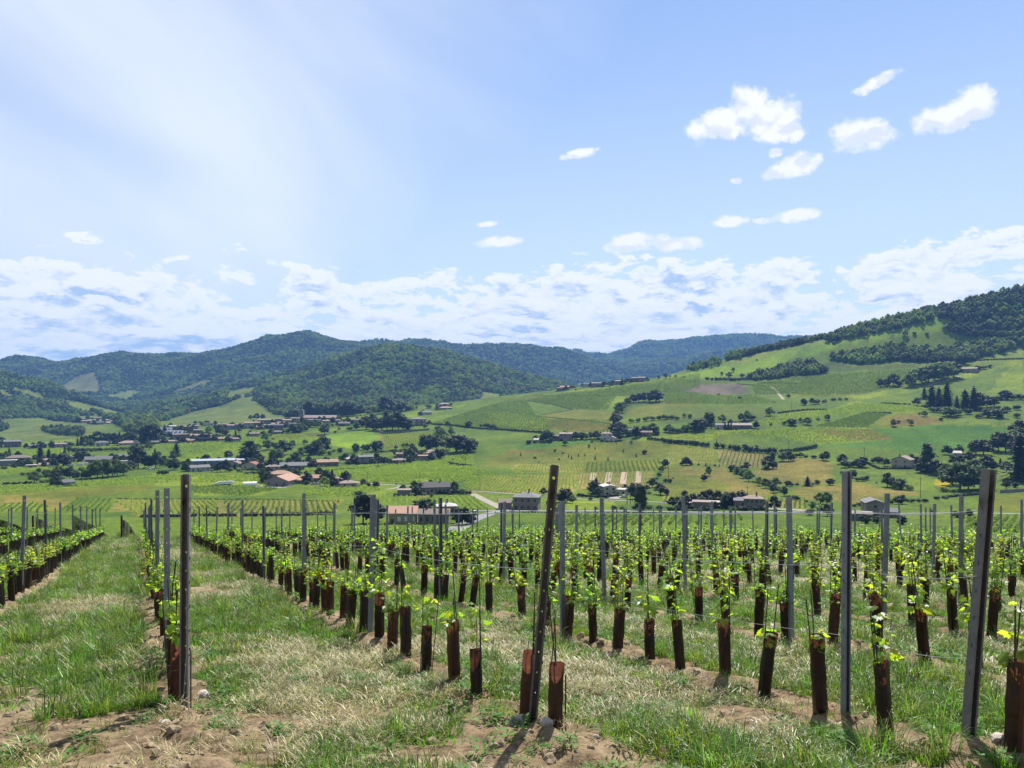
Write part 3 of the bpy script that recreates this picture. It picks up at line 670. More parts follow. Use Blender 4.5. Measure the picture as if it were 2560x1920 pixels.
post(PE, xb, yb, 'end_post', 'rusty steel end post leaning right, two brown tubes at its foot', 'end posts', (R(4.9), R(1)), R(-4))
post(PE, xc, yc, 'end_post', 'steel end post leaning right at the edge of the picture, slotted dark channel', 'end posts', (R(4.4), R(1)), R(14), .925)
ROWNAME = {-1: 'outermost row at the left edge', 0: 'row left of the upright end post', 1: 'row behind the upright end post', 2: 'row behind the leaning centre post', 3: 'row behind the right end post'}
def rowname(k): return ROWNAME.get(k) or '%s row beyond the right end post' % ORD[k - 4]
def rowpt(k, Y):
    s = S2 + DS * (k - 2); return (s - ND[1] * Y) / ND[0]
YEND = 49.0
START = {1: ya, 2: yb, 3: yc}
posts_of = {}
FIRST = {0: [14.9], 1: [8.2], 2: [9.9], 3: [6.06], -1: [17.5]}
NPOST = 0
for k in [-2, -3] + list(range(-1, 17)):
    y = FIRST[k][0] if k in FIRST else 4.6 + (k * 1.37) % 4.4
    lst = []
    while y < YEND - .5:
        x = rowpt(k, y)
        if abs(x / y) < .705: lst.append((x + random.uniform(-.03, .03), y))
        y += 3.95 + random.uniform(-.25, .25)
    posts_of[k] = lst
    for i, (x, y) in enumerate(lst):
        if k < -1: lab = 'grey steel line post, %s in a back row at the far left' % ordn(i + (0 if k == -2 else len(posts_of[-2])))
        else: lab = 'grey steel line post, %s from the near end, %s' % (ordn(i), rowname(k))
        post(PL if y < 17 else PF, x, y, 'line_post', lab, 'line posts of the vineyard', (random.gauss(0, R(.9)), random.gauss(0, R(.8))), ROWANG + random.gauss(0, .12) + (math.pi if random.random() < .75 else 0), random.uniform(.94, 1.02)); NPOST += 1

# trellis wires
M_WIRE = plain('wire', (.42, .43, .44), .4, .15, 20, metal=.7)
def wire(k, h, word):
    pts = list(posts_of[k])
    if k in START: pts = [{1: (xa, ya), 2: (xb, yb), 3: (xc, yc)}[k]] + pts
    if len(pts) < 2: return
    P = []
    for i in range(len(pts) - 1):
        (x0, y0), (x1, y1) = pts[i], pts[i + 1]
        for s in range(6):
            f = s / 6; x, y = x0 + (x1 - x0) * f, y0 + (y1 - y0) * f
            P.append((x, y, -1.6 - SLOPE * y + h - .05 * 4 * f * (1 - f) * (1 if h < 1.5 else .6)))
    P.append((pts[-1][0], pts[-1][1], -1.6 - SLOPE * pts[-1][1] + h)); P = [Vector(p_) + Vector((.035, 0, 0)) for p_ in P]
    tag(ob('trellis_wire', MB().tube(P, .0020, 4).mesh('trellis_wire', M_WIRE)), '%s steel wire strung along the posts of the %s' % (word, rowname(k)), 'wire', 'trellis wires')
for k in range(0, 14):
    wire(k, .63, 'low'); wire(k, 1.62, 'upper')
    if k in (1, 2, 3): wire(k, 1.18, 'middle')
# anchor rods and stay wires at the end posts
M_IRON = plain('rusty_iron', (.075, .05, .04), .8, .4, 12)
for (px, py, h, lab, lx) in [(477,1792,.46,'thin rusty iron anchor rod before the upright end post',0),(1414,1832,.40,'bent rusty iron rod behind the tube beside the leaning centre post',.045)]:
    x, y = pixg(px, py); z = gz(x, y)
    pts = [(x, y, z - .1), (x, y, z + h)] + ([(x - lx, y, z + h + .012), (x - lx, y, z - .1)] if lx else [(x - .012, y, z + h + .03)])
    tag(ob('anchor_rod', MB().tube(pts, .006, 6).mesh('anchor_rod', M_IRON)), lab, 'rod', 'anchor rods')
x, y = pixg(1408, 1828)
tag(ob('stay_wire', MB().tube([(xb + .07, yb + .05, gz(xb, yb) + .72), (x - .03, y - .02, gz(x, y) + .3), (x - .01, y - .02, gz(x, y))], .0022, 5).mesh('stay_wire', M_WIRE)), 'slack bright stay wire running from the leaning centre post to the soil', 'wire')
tag(ob('stay_wire', MB().tube([(xa + .03, ya, gz(xa, ya) + 1.0), (xa + .05, ya - .05, gz(xa, ya) + .5), (xa + .035, ya - .1, gz(xa, ya))], .0022, 5).mesh('stay_wire', M_WIRE)), 'bright stay wire down the face of the upright end post', 'wire')
x, y = pixg(1217, 1752); tag(ob('marker_peg', MB().tube([(x, y, gz(x, y) - .05), (x, y, gz(x, y) + .07)], .011, 8).tube([(x, y, gz(x, y) + .07), (x, y, gz(x, y) + .085)], .016, 8).mesh('marker_peg', plain('red_plastic', (.25, .03, .03), .5, .1))), 'small dark red peg sticking out of bare soil', 'peg')

# ------------------------------------------------------------------ young vines
m_tube, t, out = newmat('brown_guard_plastic')
tcn = t.n('ShaderNodeTexCoord'); oi = t.n('ShaderNodeObjectInfo'); n_ = t.noise(tcn.outputs['Object'], 14, 5, .6)
def tubecol(c):
    h = t.n('ShaderNodeHueSaturation'); h.inputs['Color'].default_value = c4(c); t.put(h.inputs['Value'], t.m('MULTIPLY', t.sm(n_, .3, .7, .7, 1.25), t.m('MULTIPLY_ADD', t.m('POWER', oi.outputs['Random'], 3.0), 1.1, .62))); return h.outputs[0]
p = t.n('ShaderNodeBsdfPrincipled'); t.L.new(tubecol((.018, .0095, .008)), p.inputs['Base Color']); p.inputs['Roughness'].default_value = .45
tr = t.n('ShaderNodeBsdfTranslucent'); t.L.new(tubecol((.52, .18, .11)), tr.inputs[0])
mx = t.n('ShaderNodeMixShader'); mx.inputs[0].default_value = .14; t.L.new(p.outputs[0], mx.inputs[1]); t.L.new(tr.outputs[0], mx.inputs[2]); t.L.new(mx.outputs[0], out.inputs[0])
M_STAKE = plain('stake', (.018, .028, .022), .5, .3, 20)
M_WOOD = plain('vine_wood', (.16, .09, .05), .85, .3, 20)
M_VLEAF = leafmat('vine_leaf', (.12, .21, .022), .56, (.45, .61, .032), hue=.03, val=.6, rough=.42, spec=.5)
def guard_mesh(name, seed, n=14, hi=True):
    rg = random.Random(seed); V = []; Fc = []; zs = [0, .03] + ([.12 + i * .0 for i in ()]) + list(np.linspace(.08, .5, 22 if hi else 4)); r0 = .055
    zs = sorted(set([0, .03] + list(np.linspace(.08, .5, 22 if hi else 4)))); kx, ky = rg.uniform(-.02, .02), rg.uniform(-.02, .02)
    for z in zs:
        rib = .0016 * (1 if int(z * 90) % 2 else -1) if hi and z > .12 else 0
        for j in range(n):
            a = 2 * math.pi * j / n; sq = (abs(math.cos(a)) ** 5 + abs(math.sin(a)) ** 5) ** (-1 / 5)
            r = (r0 + rib) * (.55 + .45 * sq) * (1 + .05 * math.cos(3 * a + seed + z * 4) + (.05 * math.cos(2 * a + seed)) )
            V.append((r * math.cos(a) + kx * (z / .5) ** 2, r * math.sin(a) + ky * (z / .5) ** 2, z))
    for i in range(len(zs) - 1):
        for j in range(n): Fc.append((i*n + j, i*n + (j+1) % n, (i+1)*n + (j+1) % n, (i+1)*n + j))
    me = bpy.data.meshes.new(name); me.from_pydata(V, [], Fc); me.materials.append(m_tube); me.update()
    if not hi: me.polygons.foreach_set('use_smooth', np.ones(len(me.polygons), bool))
    return me
GUARD = [guard_mesh('guard%d' % i, i) for i in range(4)]; GUARD_LO = [guard_mesh('guard_lo%d' % i, i + 9, 8, False) for i in range(3)]
LEAF2D = [(0, -.08), (.26, -.34), (.42, -.12), (.60, .10), (.40, .20), (.56, .52), (.28, .44), (.20, .66), (0, 1.0), (-.20, .66), (-.28, .44), (-.56, .52), (-.40, .20), (-.60, .10), (-.42, -.12), (-.26, -.34)]
def leaf_geom(c, d, nrm, s, curl=.25):
    """lobed vine leaf at c pointing along d"""
    d = Vector(d).normalized(); nrm = Vector(nrm); sd = d.cross(nrm).normalized(); nn = sd.cross(d).normalized()
    V = [Vector(c) + d * (.22 * s)]
    for (x, y) in LEAF2D: V.append(Vector(c) + sd * x * s + d * (y * s * .95) - nn * s * curl * (abs(x) * .9 + y * y * .35))
    return [tuple(v) for v in V], [(0, 1 + i, 1 + (i + 1) % 16) for i in range(16)]
def foliage_mesh(name, seed, h, n, spread, s0, s1, simple=False):
    rg = random.Random(seed); m_ = MB()
    for i in range(n):
        z = .52 + (h - .50) * (i + rg.random()) / n; a = rg.uniform(0, 6.283); r = spread * (.3 + .7 * rg.random()) * (1.1 - .5 * (z - .46) / max(.1, h - .46)); c = (r * math.cos(a) + rg.gauss(0, .02), r * math.sin(a) + rg.gauss(0, .02), z)
        s = rg.uniform(s0, s1) * (1.05 - .45 * (z - .46) / max(.2, h - .46)); d = (math.cos(a) + rg.gauss(0, .5), math.sin(a) + rg.gauss(0, .5), rg.uniform(-.8, .35)); nr = (rg.gauss(0, .6), rg.gauss(0, .6), 1)
        if simple:
            d_ = Vector(d).normalized(); sd = d_.cross(Vector(nr)).normalized(); c_ = Vector(c); k = s * 1.0
            m_.add([c_ - d_ * k * .1, c_ + sd * k * .55 + d_ * k * .3, c_ + d_ * k, c_ - sd * k * .55 + d_ * k * .3], [(0, 1, 2, 3)])
        else: m_.add(*leaf_geom(c, d, nr, s))
    return m_
HTS = [.66, .74, .82, .90, 1.00, 1.18]
FOL = [foliage_mesh('f', 300 + i, h, int(22 + (h - .5) * 95), .13, .050, .086).mesh('vine_foliage%d' % i, M_VLEAF) for i, h in enumerate(HTS)]
LEAF_ME = [MB().add(*leaf_geom((0, 0, 0), (0, 1, 0), (rr, .1, 1), 1.0, cu)).mesh('vine_leaf_shape%d' % i, M_VLEAF) for i, (rr, cu) in enumerate([(0, .25), (.2, .4), (-.2, .12)])]
STAKE = MB().tube([(0, 0, -.1), (0, 0, 1)], .0048, 6).mesh('stake', M_STAKE)
SHOOT = [MB().tube([(0, 0, 0), (.01 * i, .012, .25), (.015, -.01 * i, .5), (.0, .01, .78), (.01, 0, 1)], [.009, .007, .005, .004, .002], 5).mesh('shoot%d' % i, M_WOOD) for i in range(3)]
cand = []
for k in range(-3, 17):
    if k in START: y = START[k] + {1: .28, 2: .42, 3: .55}[k]
    else: y = 4.3 + (k * .53) % .8
    while y < YEND:
        x = rowpt(k, y)
        if abs(x / y) < .70: cand.append((k, x + random.gauss(0, .025), y))
        y += .53 * random.uniform(.85, 1.15) if random.random() > .05 else 1.1
xt, yt = pixg(1390, 1832); cand.append((2, xt, yt)); xt, yt = pixg(1316, 1795); cand.append((2, xt, yt)); xt, yt = pixg(2535, 1910); cand.append((3, xt, yt))
cand = [c_ for c_ in cand if not (c_[0] == 2 and c_[2] < 6.4 and c_ not in cand[-3:])]
order = sorted(range(len(cand)), key=lambda i: cand[i][2]); singled = set(order[:300]); cnt = {}; NV = 0
rest = MB(); rest_leaf = MB()
for i in order:
    k, x, y = cand[i]; z = gz(x, y) - .03; rg = random.Random(i * 13 + 5)
    hs = rg.uniform(.88, 1.08); yaw = rg.uniform(0, 6.28); tilt = (rg.gauss(0, .05), rg.gauss(0, .06)); big = rg.random()
    vi = min(5, int(max(0, (big * 6.6 - (1.8 if y < 9.5 else -.4)))))
    if k <= 1: vi = min(vi, 2 + (i % 7 == 0))
    if y > 17 and vi > 3: vi -= 1
    if i in singled:
        j = cnt.get(k, 0); cnt[k] = j + 1
        root = ob('young_vine', None, loc=(x, y, z), rot=(tilt[0], tilt[1], 0)); root.empty_display_size = .1
        who = 'young vine in brown guard'
        tag(root, '%s, %s along %s' % (who, ordn(j), rowname(k)) if k >= -1 else '%s, %s in a back row at the far left' % (who, ordn(j + 40 * (-k - 2))), 'vine', 'young vines in guards'); NV += 1
        ob('guard_tube', (GUARD if y < 16 else GUARD_LO)[i % (4 if y < 16 else 3)], root, rot=(0, 0, yaw), scale=(hs, hs, hs * rg.uniform(1.02, 1.26)))
        for s_ in range(2 if y < 26 else 1):
            ob('stake', STAKE, root, loc=(rg.uniform(-.06, .06), rg.uniform(-.055, .055), 0), rot=(rg.gauss(0, .035), rg.gauss(0, .035), 0), scale=(1, 1, rg.uniform(.80, 1.12)))
        ob('shoot', SHOOT[i % 3], root, rot=(0, 0, yaw), scale=(1, 1, HTS[vi] * .97))
        if y < 8.6:
            n_l = 0 if (abs(x - xb) < .35 and y < 6.3) or rg.random() < .12 else 10 + int(big * 22); hmax = HTS[vi]
            if k == 3 and y < 6.2: n_l, hmax = 26, .95
            for q in range(n_l):
                zz = .53 + (hmax - .50) * (q + rg.random()) / n_l; a_ = rg.uniform(0, 6.28); rr = .02 + .09 * rg.random()
                e = Euler((rg.uniform(-1.0, .3), rg.gauss(0, .5), a_ - math.pi / 2)); s_ = rg.uniform(.045, .085)
                ob('leaf', LEAF_ME[q % 3], root, loc=(rr * math.cos(a_), rr * math.sin(a_), zz), rot=e, scale=(s_, s_, s_))
        else: ob('foliage', FOL[vi], root, rot=(0, 0, yaw), scale=(hs, hs, hs))
    else:
        g = GUARD_LO[i % 3]; o = Vector((x, y, z)); M_ = Matrix.Rotation(yaw, 3, 'Z')
        rest.add([o + M_ @ Vector((v_.co.x, v_.co.y, v_.co.z * 1.14)) for v_ in g.vertices], [tuple(pp.vertices) for pp in g.polygons])
        rest.tube([o, o + Vector((rg.gauss(0, .03), rg.gauss(0, .03), rg.uniform(.8, 1.1)))], .005, 3, False)
        fm = foliage_mesh('x', i, HTS[vi], int(10 + 15 * HTS[vi]), .13, .08, .13, True); rest_leaf.add([o + Vector(v_) for v_ in fm.v], fm.f)
far_v = ob('far_vines', rest.mesh('far_vines', m_tube)); tag(far_v, 'young vines in brown guards on the far part of the slope', kind='stuff')
ob('foliage', rest_leaf.mesh('far_vine_foliage', M_VLEAF), far_v)['kind'] = 'stuff'

# black protective netting hung on the furthest left rows
m_net, t, out = newmat('black_net'); p = t.n('ShaderNodeBsdfPrincipled'); p.inputs['Base Color'].default_value = (.012, .012, .013, 1); p.inputs['Roughness'].default_value = .8
tcn = t.n('ShaderNodeTexCoord'); trp = t.n('ShaderNodeBsdfTransparent'); mx = t.n('ShaderNodeMixShader')
t.put(mx.inputs[0], t.sm(t.noise(tcn.outputs['Object'], 2.2, 4, .6), .35, .6, .97, .72)); t.L.new(trp.outputs[0], mx.inputs[1]); t.L.new(p.outputs[0], mx.inputs[2]); t.L.new(mx.outputs[0], out.inputs[0])
def net(pix, Yd, lab):
    """a sheet of net: top edge and bottom edge given at distance Yd"""
    top, bot = pix; m_ = MB(); n = 26; V = []
    for i in range(n):
        f = i / (n - 1); xt_ = np.interp(f, np.linspace(0, 1, len(top)), [q[0] for q in top]); yt_ = np.interp(f, np.linspace(0, 1, len(top)), [q[1] for q in top]); yb_ = np.interp(f, np.linspace(0, 1, len(bot)), [q[1] for q in bot])
        Yq = Yd + 2.2 * f + .12 * math.sin(f * 23)
        for j in range(4):
            yy = yt_ + (yb_ - yt_) * j / 3; V.append(((xt_ - CX) / F * Yq, Yq + .05 * math.sin(f * 31 + j * 2), -(yy - HY) / F * Yq))
    m_.add(V, [(i*4 + j, i*4 + j + 1, (i+1)*4 + j + 1, (i+1)*4 + j) for i in range(n - 1) for j in range(3)])
    tag(ob('netting', m_.mesh('netting', m_net)), lab, 'net', 'black nets over rows')
net(([(-60,1288),(0,1298),(40,1312),(75,1325)], [(-60,1352),(75,1352)]), 46.5, 'black netting hanging over vines at the left edge')
net(([(88,1292),(105,1300),(120,1314),(150,1318),(185,1325)], [(88,1352),(185,1352)]), 47.5, 'black netting sagging between two grey posts above the left row')
net(([(184,1288),(205,1300),(235,1315),(262,1332),(282,1352)], [(184,1352),(282,1353)]), 48.2, 'black netting sloping down to the grass beside the last left post')
net(([(303,1297),(316,1303),(328,1318),(337,1332)], [(303,1353),(337,1352)]), 48.5, 'short black net on a dark stake between the two left rows')
M_DARKPOST = plain('dark_stake', (.03, .028, .026), .8, .2)
for (px, lab) in [(83,'dark wooden stake holding the net above the left row'),(185,'dark wooden stake at the top of the sloping net'),(304,'dark wooden stake standing alone at the far end of the grass lane'),(412,'dark stake just right of the far posts of the upright post row')]:
    Yq = 48.0; x = (px - CX) / F * Yq; z = gz(x, Yq); tag(ob('net_stake', MB().box(-.05, .05, -.05, .05, -.3, 1.45).mesh('net_stake', M_DARKPOST), loc=(x, Yq, z), rot=(0, random.gauss(0, .03), .3)), lab, 'stake', 'dark stakes')
# ------------------------------------------------------------------ vineyards of the valley (bush vines in rows)
M_VBUSH = leafmat('bush_vine', (.19, .27, .04), .42, (.40, .54, .055), hue=.02, val=.4, spec=.15)
M_VBUSH2 = leafmat('bush_vine_green', (.115, .185, .03), .38, (.26, .38, .04), hue=.02, val=.35, spec=.15)
def bush_mesh(name, seed, mat, n=16):
    rg = random.Random(seed); m_ = MB()
    for i in range(n):
        a = rg.uniform(0, 6.283); z = .12 + .8 * rg.random(); r = .42 * math.sqrt(rg.random()) * (1 - .4 * abs(z - .5)); c = Vector((r * math.cos(a), r * math.sin(a), z))
        nn = Vector((math.cos(a) * .6 + rg.gauss(0, .4), math.sin(a) * .6 + rg.gauss(0, .4), rg.uniform(.1, 1))).normalized(); t1 = nn.cross(Vector((rg.gauss(0, 1), rg.gauss(0, 1), .3))).normalized(); t2 = nn.cross(t1); s = rg.uniform(.16, .27)
        m_.add([c + t1 * s, c + t2 * s * .8, c - t1 * s, c - t2 * s * .8], [(0, 1, 2, 3)])
    return m_.mesh(name, mat)
G_VB = source_coll('bush_vines', [bush_mesh('vb%d' % i, 500 + i, M_VBUSH) for i in range(4)])
G_VG = source_coll('bush_vines_green', [bush_mesh('vg%d' % i, 520 + i, M_VBUSH2) for i in range(4)])
def vine_field(c, poly, dcrop, d0, d1, rs, ps, size, label, src=G_VB, jit=.12, skip=.03):
    if ps >= 1.3: rs, ps, size = rs * 1.22, ps * 1.25, size * 1.28
    P = polyworld(c, poly); a, b_ = hc(dcrop, *d0)[:2], hc(dcrop, *d1)[:2]; d = (b_ - a) / np.linalg.norm(b_ - a); n = np.array([d[1], -d[0]])
    s = P @ n; q = P @ d; ss = np.arange(s.min(), s.max(), rs); qq = np.arange(q.min(), q.max(), ps)
    Sg, Qg = np.meshgrid(ss, qq); Sg = Sg.ravel(); Qg = Qg.ravel(); Sg = Sg + RNG.normal(0, jit, Sg.size) + fbm(Qg / 60, Sg / 60, 4, 2) * 1.0; Qg = Qg + RNG.normal(0, ps * .2, Qg.size)
    X = Sg * n[0] + Qg * d[0]; Y = Sg * n[1] + Qg * d[1]; k = inpoly(X, Y, P) & (RNG.uniform(size=X.size) > skip) & (fbm(X / 12, Y / 12, 71, 2) > -.42); X, Y = X[k], Y[k]
    sc = size * RNG.uniform(.65, 1.3, len(X)); return scatter('vine_rows', src, np.stack([X, Y, H(X, Y) - .05], 1), RNG.uniform(0, 6.28, len(X)), np.stack([sc, sc, sc * .95], 1), label)
VF_ = [
 ('1',[(700,1106),(1330,1110),(1345,1205),(870,1212)],'S',(264,1299),(290,1250),2.3,.85,.95,'straight vine rows in the striped field beyond the left rows',G_VB),
 ('1',[(1372,1110),(2085,1112),(2055,1200),(1405,1203)],'S',(577,1287),(611,1255),2.6,.85,.95,'slanting vine rows in the striped field behind the centre-left posts',G_VG),
 ('A',[(720,1470),(1010,1290),(1510,1302),(1420,1475)],'S',(123,1293),(186,1255),2.6,.85,.95,'slanting green vine rows at the left below the olive meadow',G_VG),
 ('A',[(0,1385),(420,1335),(700,1420),(520,1475),(0,1475)],'S',(0,1297),(28,1278),2.6,1.0,.9,'vine rows in the field at the left edge behind the nets',G_VG),
 ('D',[(60,430),(1420,430),(1560,450),(1740,600),(1380,610),(90,600)],'D',(700,600),(690,440),2.9,.8,1.0,'upright vine rows behind the orange-roofed farmhouse',G_VB),
 ('D',[(1350,290),(1480,190),(1930,140),(2100,20),(2212,20),(2212,385),(1460,345)],'D',(1480,330),(1640,180),2.3,.9,.95,'slanting vine rows on the slope behind the stone house',G_VB),
 ('E',[(0,865),(830,838),(840,935),(0,955)],'E',(60,940),(100,860),2.3,.9,.9,'upper block of vine rows behind the leaning centre post',G_VB),
 ('E',[(0,985),(740,962),(720,1140),(600,1180),(500,1230),(0,1230)],'E',(100,1200),(200,970),2.3,.9,.95,'lower block of vine rows behind the leaning centre post',G_VB),
 ('E',[(850,832),(1870,792),(1810,932),(845,948)],'E',(1100,930),(1112,830),3.4,.9,1.1,'broad upright vine rows above the white modern house',G_VG),
 ('E',[(740,965),(960,955),(950,1130),(780,1160)],'E',(860,1150),(880,960),2.2,1.1,.8,'first vine plot above the white house, before a bare strip',G_VB),
 ('E',[(985,955),(1165,948),(1145,1090),(965,1110)],'E',(1060,1100),(1080,955),2.2,1.1,.8,'second vine plot above the white house, between bare strips',G_VB),
 ('E',[(1195,945),(1360,940),(1345,1110),(1175,1100)],'E',(1260,1100),(1280,945),2.2,1.1,.8,'third vine plot above the white house, between bare strips',G_VB),
 ('E',[(1392,940),(1545,935),(1535,1100),(1372,1110)],'E',(1450,1100),(1470,940),2.2,1.1,.8,'fourth vine plot above the white house, between bare strips',G_VB),
 ('E',[(1578,932),(1800,922),(1700,1130),(1575,1110)],'E',(1640,1100),(1660,935),2.2,1.1,.8,'last vine plot above the white house, beside the tree line',G_VB),
 ('F',[(60,60),(730,130),(700,322),(40,312)],'F',(100,300),(180,70),2.2,1.1,.9,'vine rows below the long dark hedge',G_VB),
 ('F',[(740,140),(1360,185),(1300,372),(722,328)],'F',(800,320),(860,150),2.6,1.5,.85,'sparse vines on pale soil below the long dark hedge',G_VG),
 ('F',[(1335,765),(1880,795),(1885,900),(1335,885)],'F',(1400,880),(1450,770),2.2,.95,.9,'vine rows on the slope beside the pale driveway',G_VG),
 ('F',[(0,735),(370,742),(370,825),(0,825)],'F',(100,820),(140,740),2.2,.95,.9,'vine rows behind the grey roofed shed by the road',G_VG),
 ('F',[(600,742),(920,748),(915,855),(600,850)],'F',(700,850),(740,750),2.2,.95,.9,'vine rows between the two roadside houses',G_VG),
 ('F',[(-1200,995),(1040,992),(1000,1130),(-1500,1130)],'F',(100,1100),(170,985),3.0,.85,1.1,'vine rows in the field just below the road',G_VG),
 ('G',[(1500,1400),(2180,1385),(2300,1560),(1500,1560)],'G',(1900,1550),(2040,1400),2.6,.9,1.1,'green vine rows below the road at the right edge',G_VG),
 ('C',[(1035,682),(1715,628),(1695,720),(1540,780),(1070,848)],'C',(1100,840),(1060,690),2.2,1.1,1.0,'vine rows under the stone wall of the manor',G_VB),
 ('3',[(905,905),(1240,815),(1375,822),(1245,908)],'3',(1000,905),(1260,820),3.3,1.0,1.3,'dark widely spaced vine rows beside the emerald meadow',G_VG),
 ('C',[(0,1115),(1130,1062),(2212,918),(2212,1285),(1000,1285),(560,1240),(0,1195)],'C',(300,1250),(900,1100),2.0,1.35,1.0,'dense bush vines above the lane in the valley middle',G_VB),
 ('C',[(0,1375),(980,1365),(1000,1400),(600,1475),(0,1475)],'C',(300,1450),(700,1390),2.0,1.3,1.0,'bush vines in front of the hip-roofed cream house',G_VB),
 ('D',[(0,20),(1300,20),(1810,115),(1740,170),(1260,250),(830,230),(0,190)],'D',(300,230),(900,60),2.0,1.35,1.0,'bush vines above the lane behind the dark-roofed house',G_VB),
 ('B',[(0,1195),(1500,1190),(1480,1280),(1200,1285),(540,1290),(0,1240)],'B',(300,1290),(900,1200),2.0,1.5,1.0,'bush vines behind the top of the upright end post',G_VB),
 ('B',[(500,1345),(1450,1350),(1700,1375),(1200,1475),(500,1440)],'B',(600,1440),(1000,1350),2.0,1.4,1.0,'bush vines before the orange-roofed winery',G_VG),
 ('A',[(0,1145),(850,1095),(2212,995),(2212,1080),(900,1155),(0,1238)],'A',(300,1220),(900,1120),2.0,1.5,1.0,'bright bush vines around the small stone hut',G_VB),
 ('A',[(0,668),(820,636),(815,690),(700,750),(100,720)],'A',(100,715),(600,650),2.4,2.2,1.1,'bush vines behind the left village gardens',G_VB),
 ('A',[(0,910),(500,893),(740,883),(500,942),(0,988)],'A',(100,980),(500,900),2.2,1.7,1.0,'bush vines in front of the left village houses',G_VB),
 ('B',[(100,800),(560,776),(1250,696),(1900,650),(2212,700),(2212,760),(1500,780),(1150,880),(900,960),(430,1000)],'B',(600,960),(1100,740),2.4,2.2,1.15,'bush vines between the town and the warehouse',G_VB),
 ('2',[(560,515),(940,395),(1140,365),(1200,460),(1290,490),(1290,560),(860,540)],'2',(700,520),(1000,400),2.6,2.4,1.3,'bush vines on the hillside above the manor',G_VG),
 ('2',[(1150,365),(1880,262),(2212,205),(2212,300),(1960,330),(1700,345),(1640,430),(1430,420)],'2',(1300,400),(1500,300),2.8,2.6,1.4,'bush vines on the upper hillside below the ridge hamlet',G_VG),
 ('2',[(1290,492),(1660,490),(1680,548),(1600,570),(1290,550)],'2',(1350,550),(1420,490),2.6,2.2,1.2,'browner bush vines above the white house on the hillside',G_VG),
 ('2',[(900,445),(1030,445),(1280,485),(1250,555),(960,530)],'2',(1000,540),(1050,450),2.6,2.2,1.2,'bush vine plots above the long hillside hedge',G_VB),
 ('3',[(540,640),(800,602),(1100,575),(1530,545),(1490,640),(1300,685),(1000,715),(760,700),(560,705)],'3',(800,700),(1000,600),2.8,2.4,1.4,'bush vines below the dark wood on the right hillside',G_VG),
 ('3',[(0,640),(60,680),(330,712),(540,708),(700,760),(440,765),(0,765)],'3',(100,760),(300,710),2.8,2.4,1.3,'bush vines around the bare brown plot',G_VG),
 ('3',[(540,880),(720,825),(1000,805),(1200,755),(1560,775),(1630,800),(1380,815),(1000,830),(760,885)],'3',(700,880),(900,820),2.4,2.2,1.2,'bush vines above the striped plot on the right hillside',G_VB),
 ('3',[(0,968),(450,928),(900,910),(1240,914),(1380,968),(1000,1008),(450,942),(220,982)],'3',(300,960),(800,920),2.2,2.0,1.1,'bush vines on the low rise above the dark hedge',G_VB),
]
for f_ in VF_: vine_field(*f_[:8], f_[8], f_[9])
M_SOILS = plain('bare_soil', (.27, .195, .13), .95, .2, .5)

# ------------------------------------------------------------------ roads and tracks
m_road = plain('asphalt_pale', (.17, .168, .162), .9, .12, .3, obj=False); m_track = plain('gravel_track', (.24, .21, .16), .95, .18, .5, obj=False); m_yard = plain('yard_gravel', (.26, .24, .205), .95, .15, .5, obj=False)
def ribbon(name, pts, wid, mat, label, off=.12):
    W = np.array([hc(*q)[:2] for q in pts]); out_ = [W[0]]
    for i in range(len(W) - 1):
        n = max(2, int(np.linalg.norm(W[i+1] - W[i]) / 3)); out_ += [W[i] + (W[i+1] - W[i]) * (k + 1) / n for k in range(n)]
    C = np.array(out_); 
    for _ in range(4): C[1:-1] = (C[:-2] + 2 * C[1:-1] + C[2:]) / 4
    T = np.gradient(C, axis=0); T /= np.linalg.norm(T, axis=1)[:, None] + 1e-9; N_ = np.stack([-T[:, 1], T[:, 0]], 1); V = []
    m = 3
    for j in range(m):
        q = C + N_ * wid * (j / (m - 1) - .5); V.append(np.stack([q[:, 0], q[:, 1], H(q[:, 0], q[:, 1]) + off], 1))
    # thick edge so that the road is a slab
    lo = [v.copy() for v in (V[0], V[-1])]; lo[0][:, 2] -= 1.0; lo[1][:, 2] -= 1.0; V = [lo[0]] + V + [lo[1]]; n = len(C); a = np.arange(n - 1); Fq = []
    for j in range(len(V) - 1): Fq.append(np.stack([a + j * n, a + 1 + j * n, a + 1 + (j + 1) * n, a + (j + 1) * n], 1)[:, ::-1])
    return tag(ob(name, mesh_np(name, np.concatenate(V), Fq, [mat])), label, kind='structure')
ribbon('road', [('D',1480,628),('D',2212,626),('E',600,1462),('E',1300,1458),('F',0,942),('F',900,944),('F',1700,950),('G',300,1352),('G',900,1350),('G',1500,1352),('G',2180,1354)], 5.5, m_road, 'pale main road running level across the valley')
ribbon('road', [('D',1180,890),('D',1370,800),('D',1560,715),('D',1740,650),('D',1960,622)], 6.0, m_road, 'road climbing from the farm to the junction')
ribbon('road', [('D',1960,618),('D',1840,575),('D',1700,500),('D',1480,392)], 5.0, m_track, 'pale lane from the junction up to the hedge')
ribbon('road', [('C',520,1272),('C',800,1296),('C',1060,1322),('C',1300,1338),('C',1480,1345)], 3.6, m_track, 'pale lane behind the hip-roofed house')
ribbon('road', [('D',1440,356),('D',1800,376),('D',2212,404),('E',300,1262),('E',700,1290),('E',1000,1312),('E',1450,1328),('E',1900,1345),('E',2212,1365)], 3.2, m_road, 'narrow grey lane below the white modern house')
ribbon('path', [('C',1060,1392),('C',1180,1382),('C',1290,1345)], 3.0, m_track, 'short sandy track off the lane')
ribbon('path', [('F',1330,905),('F',1600,915),('F',1880,935)], 6.5, m_yard, 'pale gravel drive beside the road')
ribbon('path', [('3',655,655),('3',690,680),('3',735,735)], 3.2, m_track, 'pale track cutting down through the hillside vines')
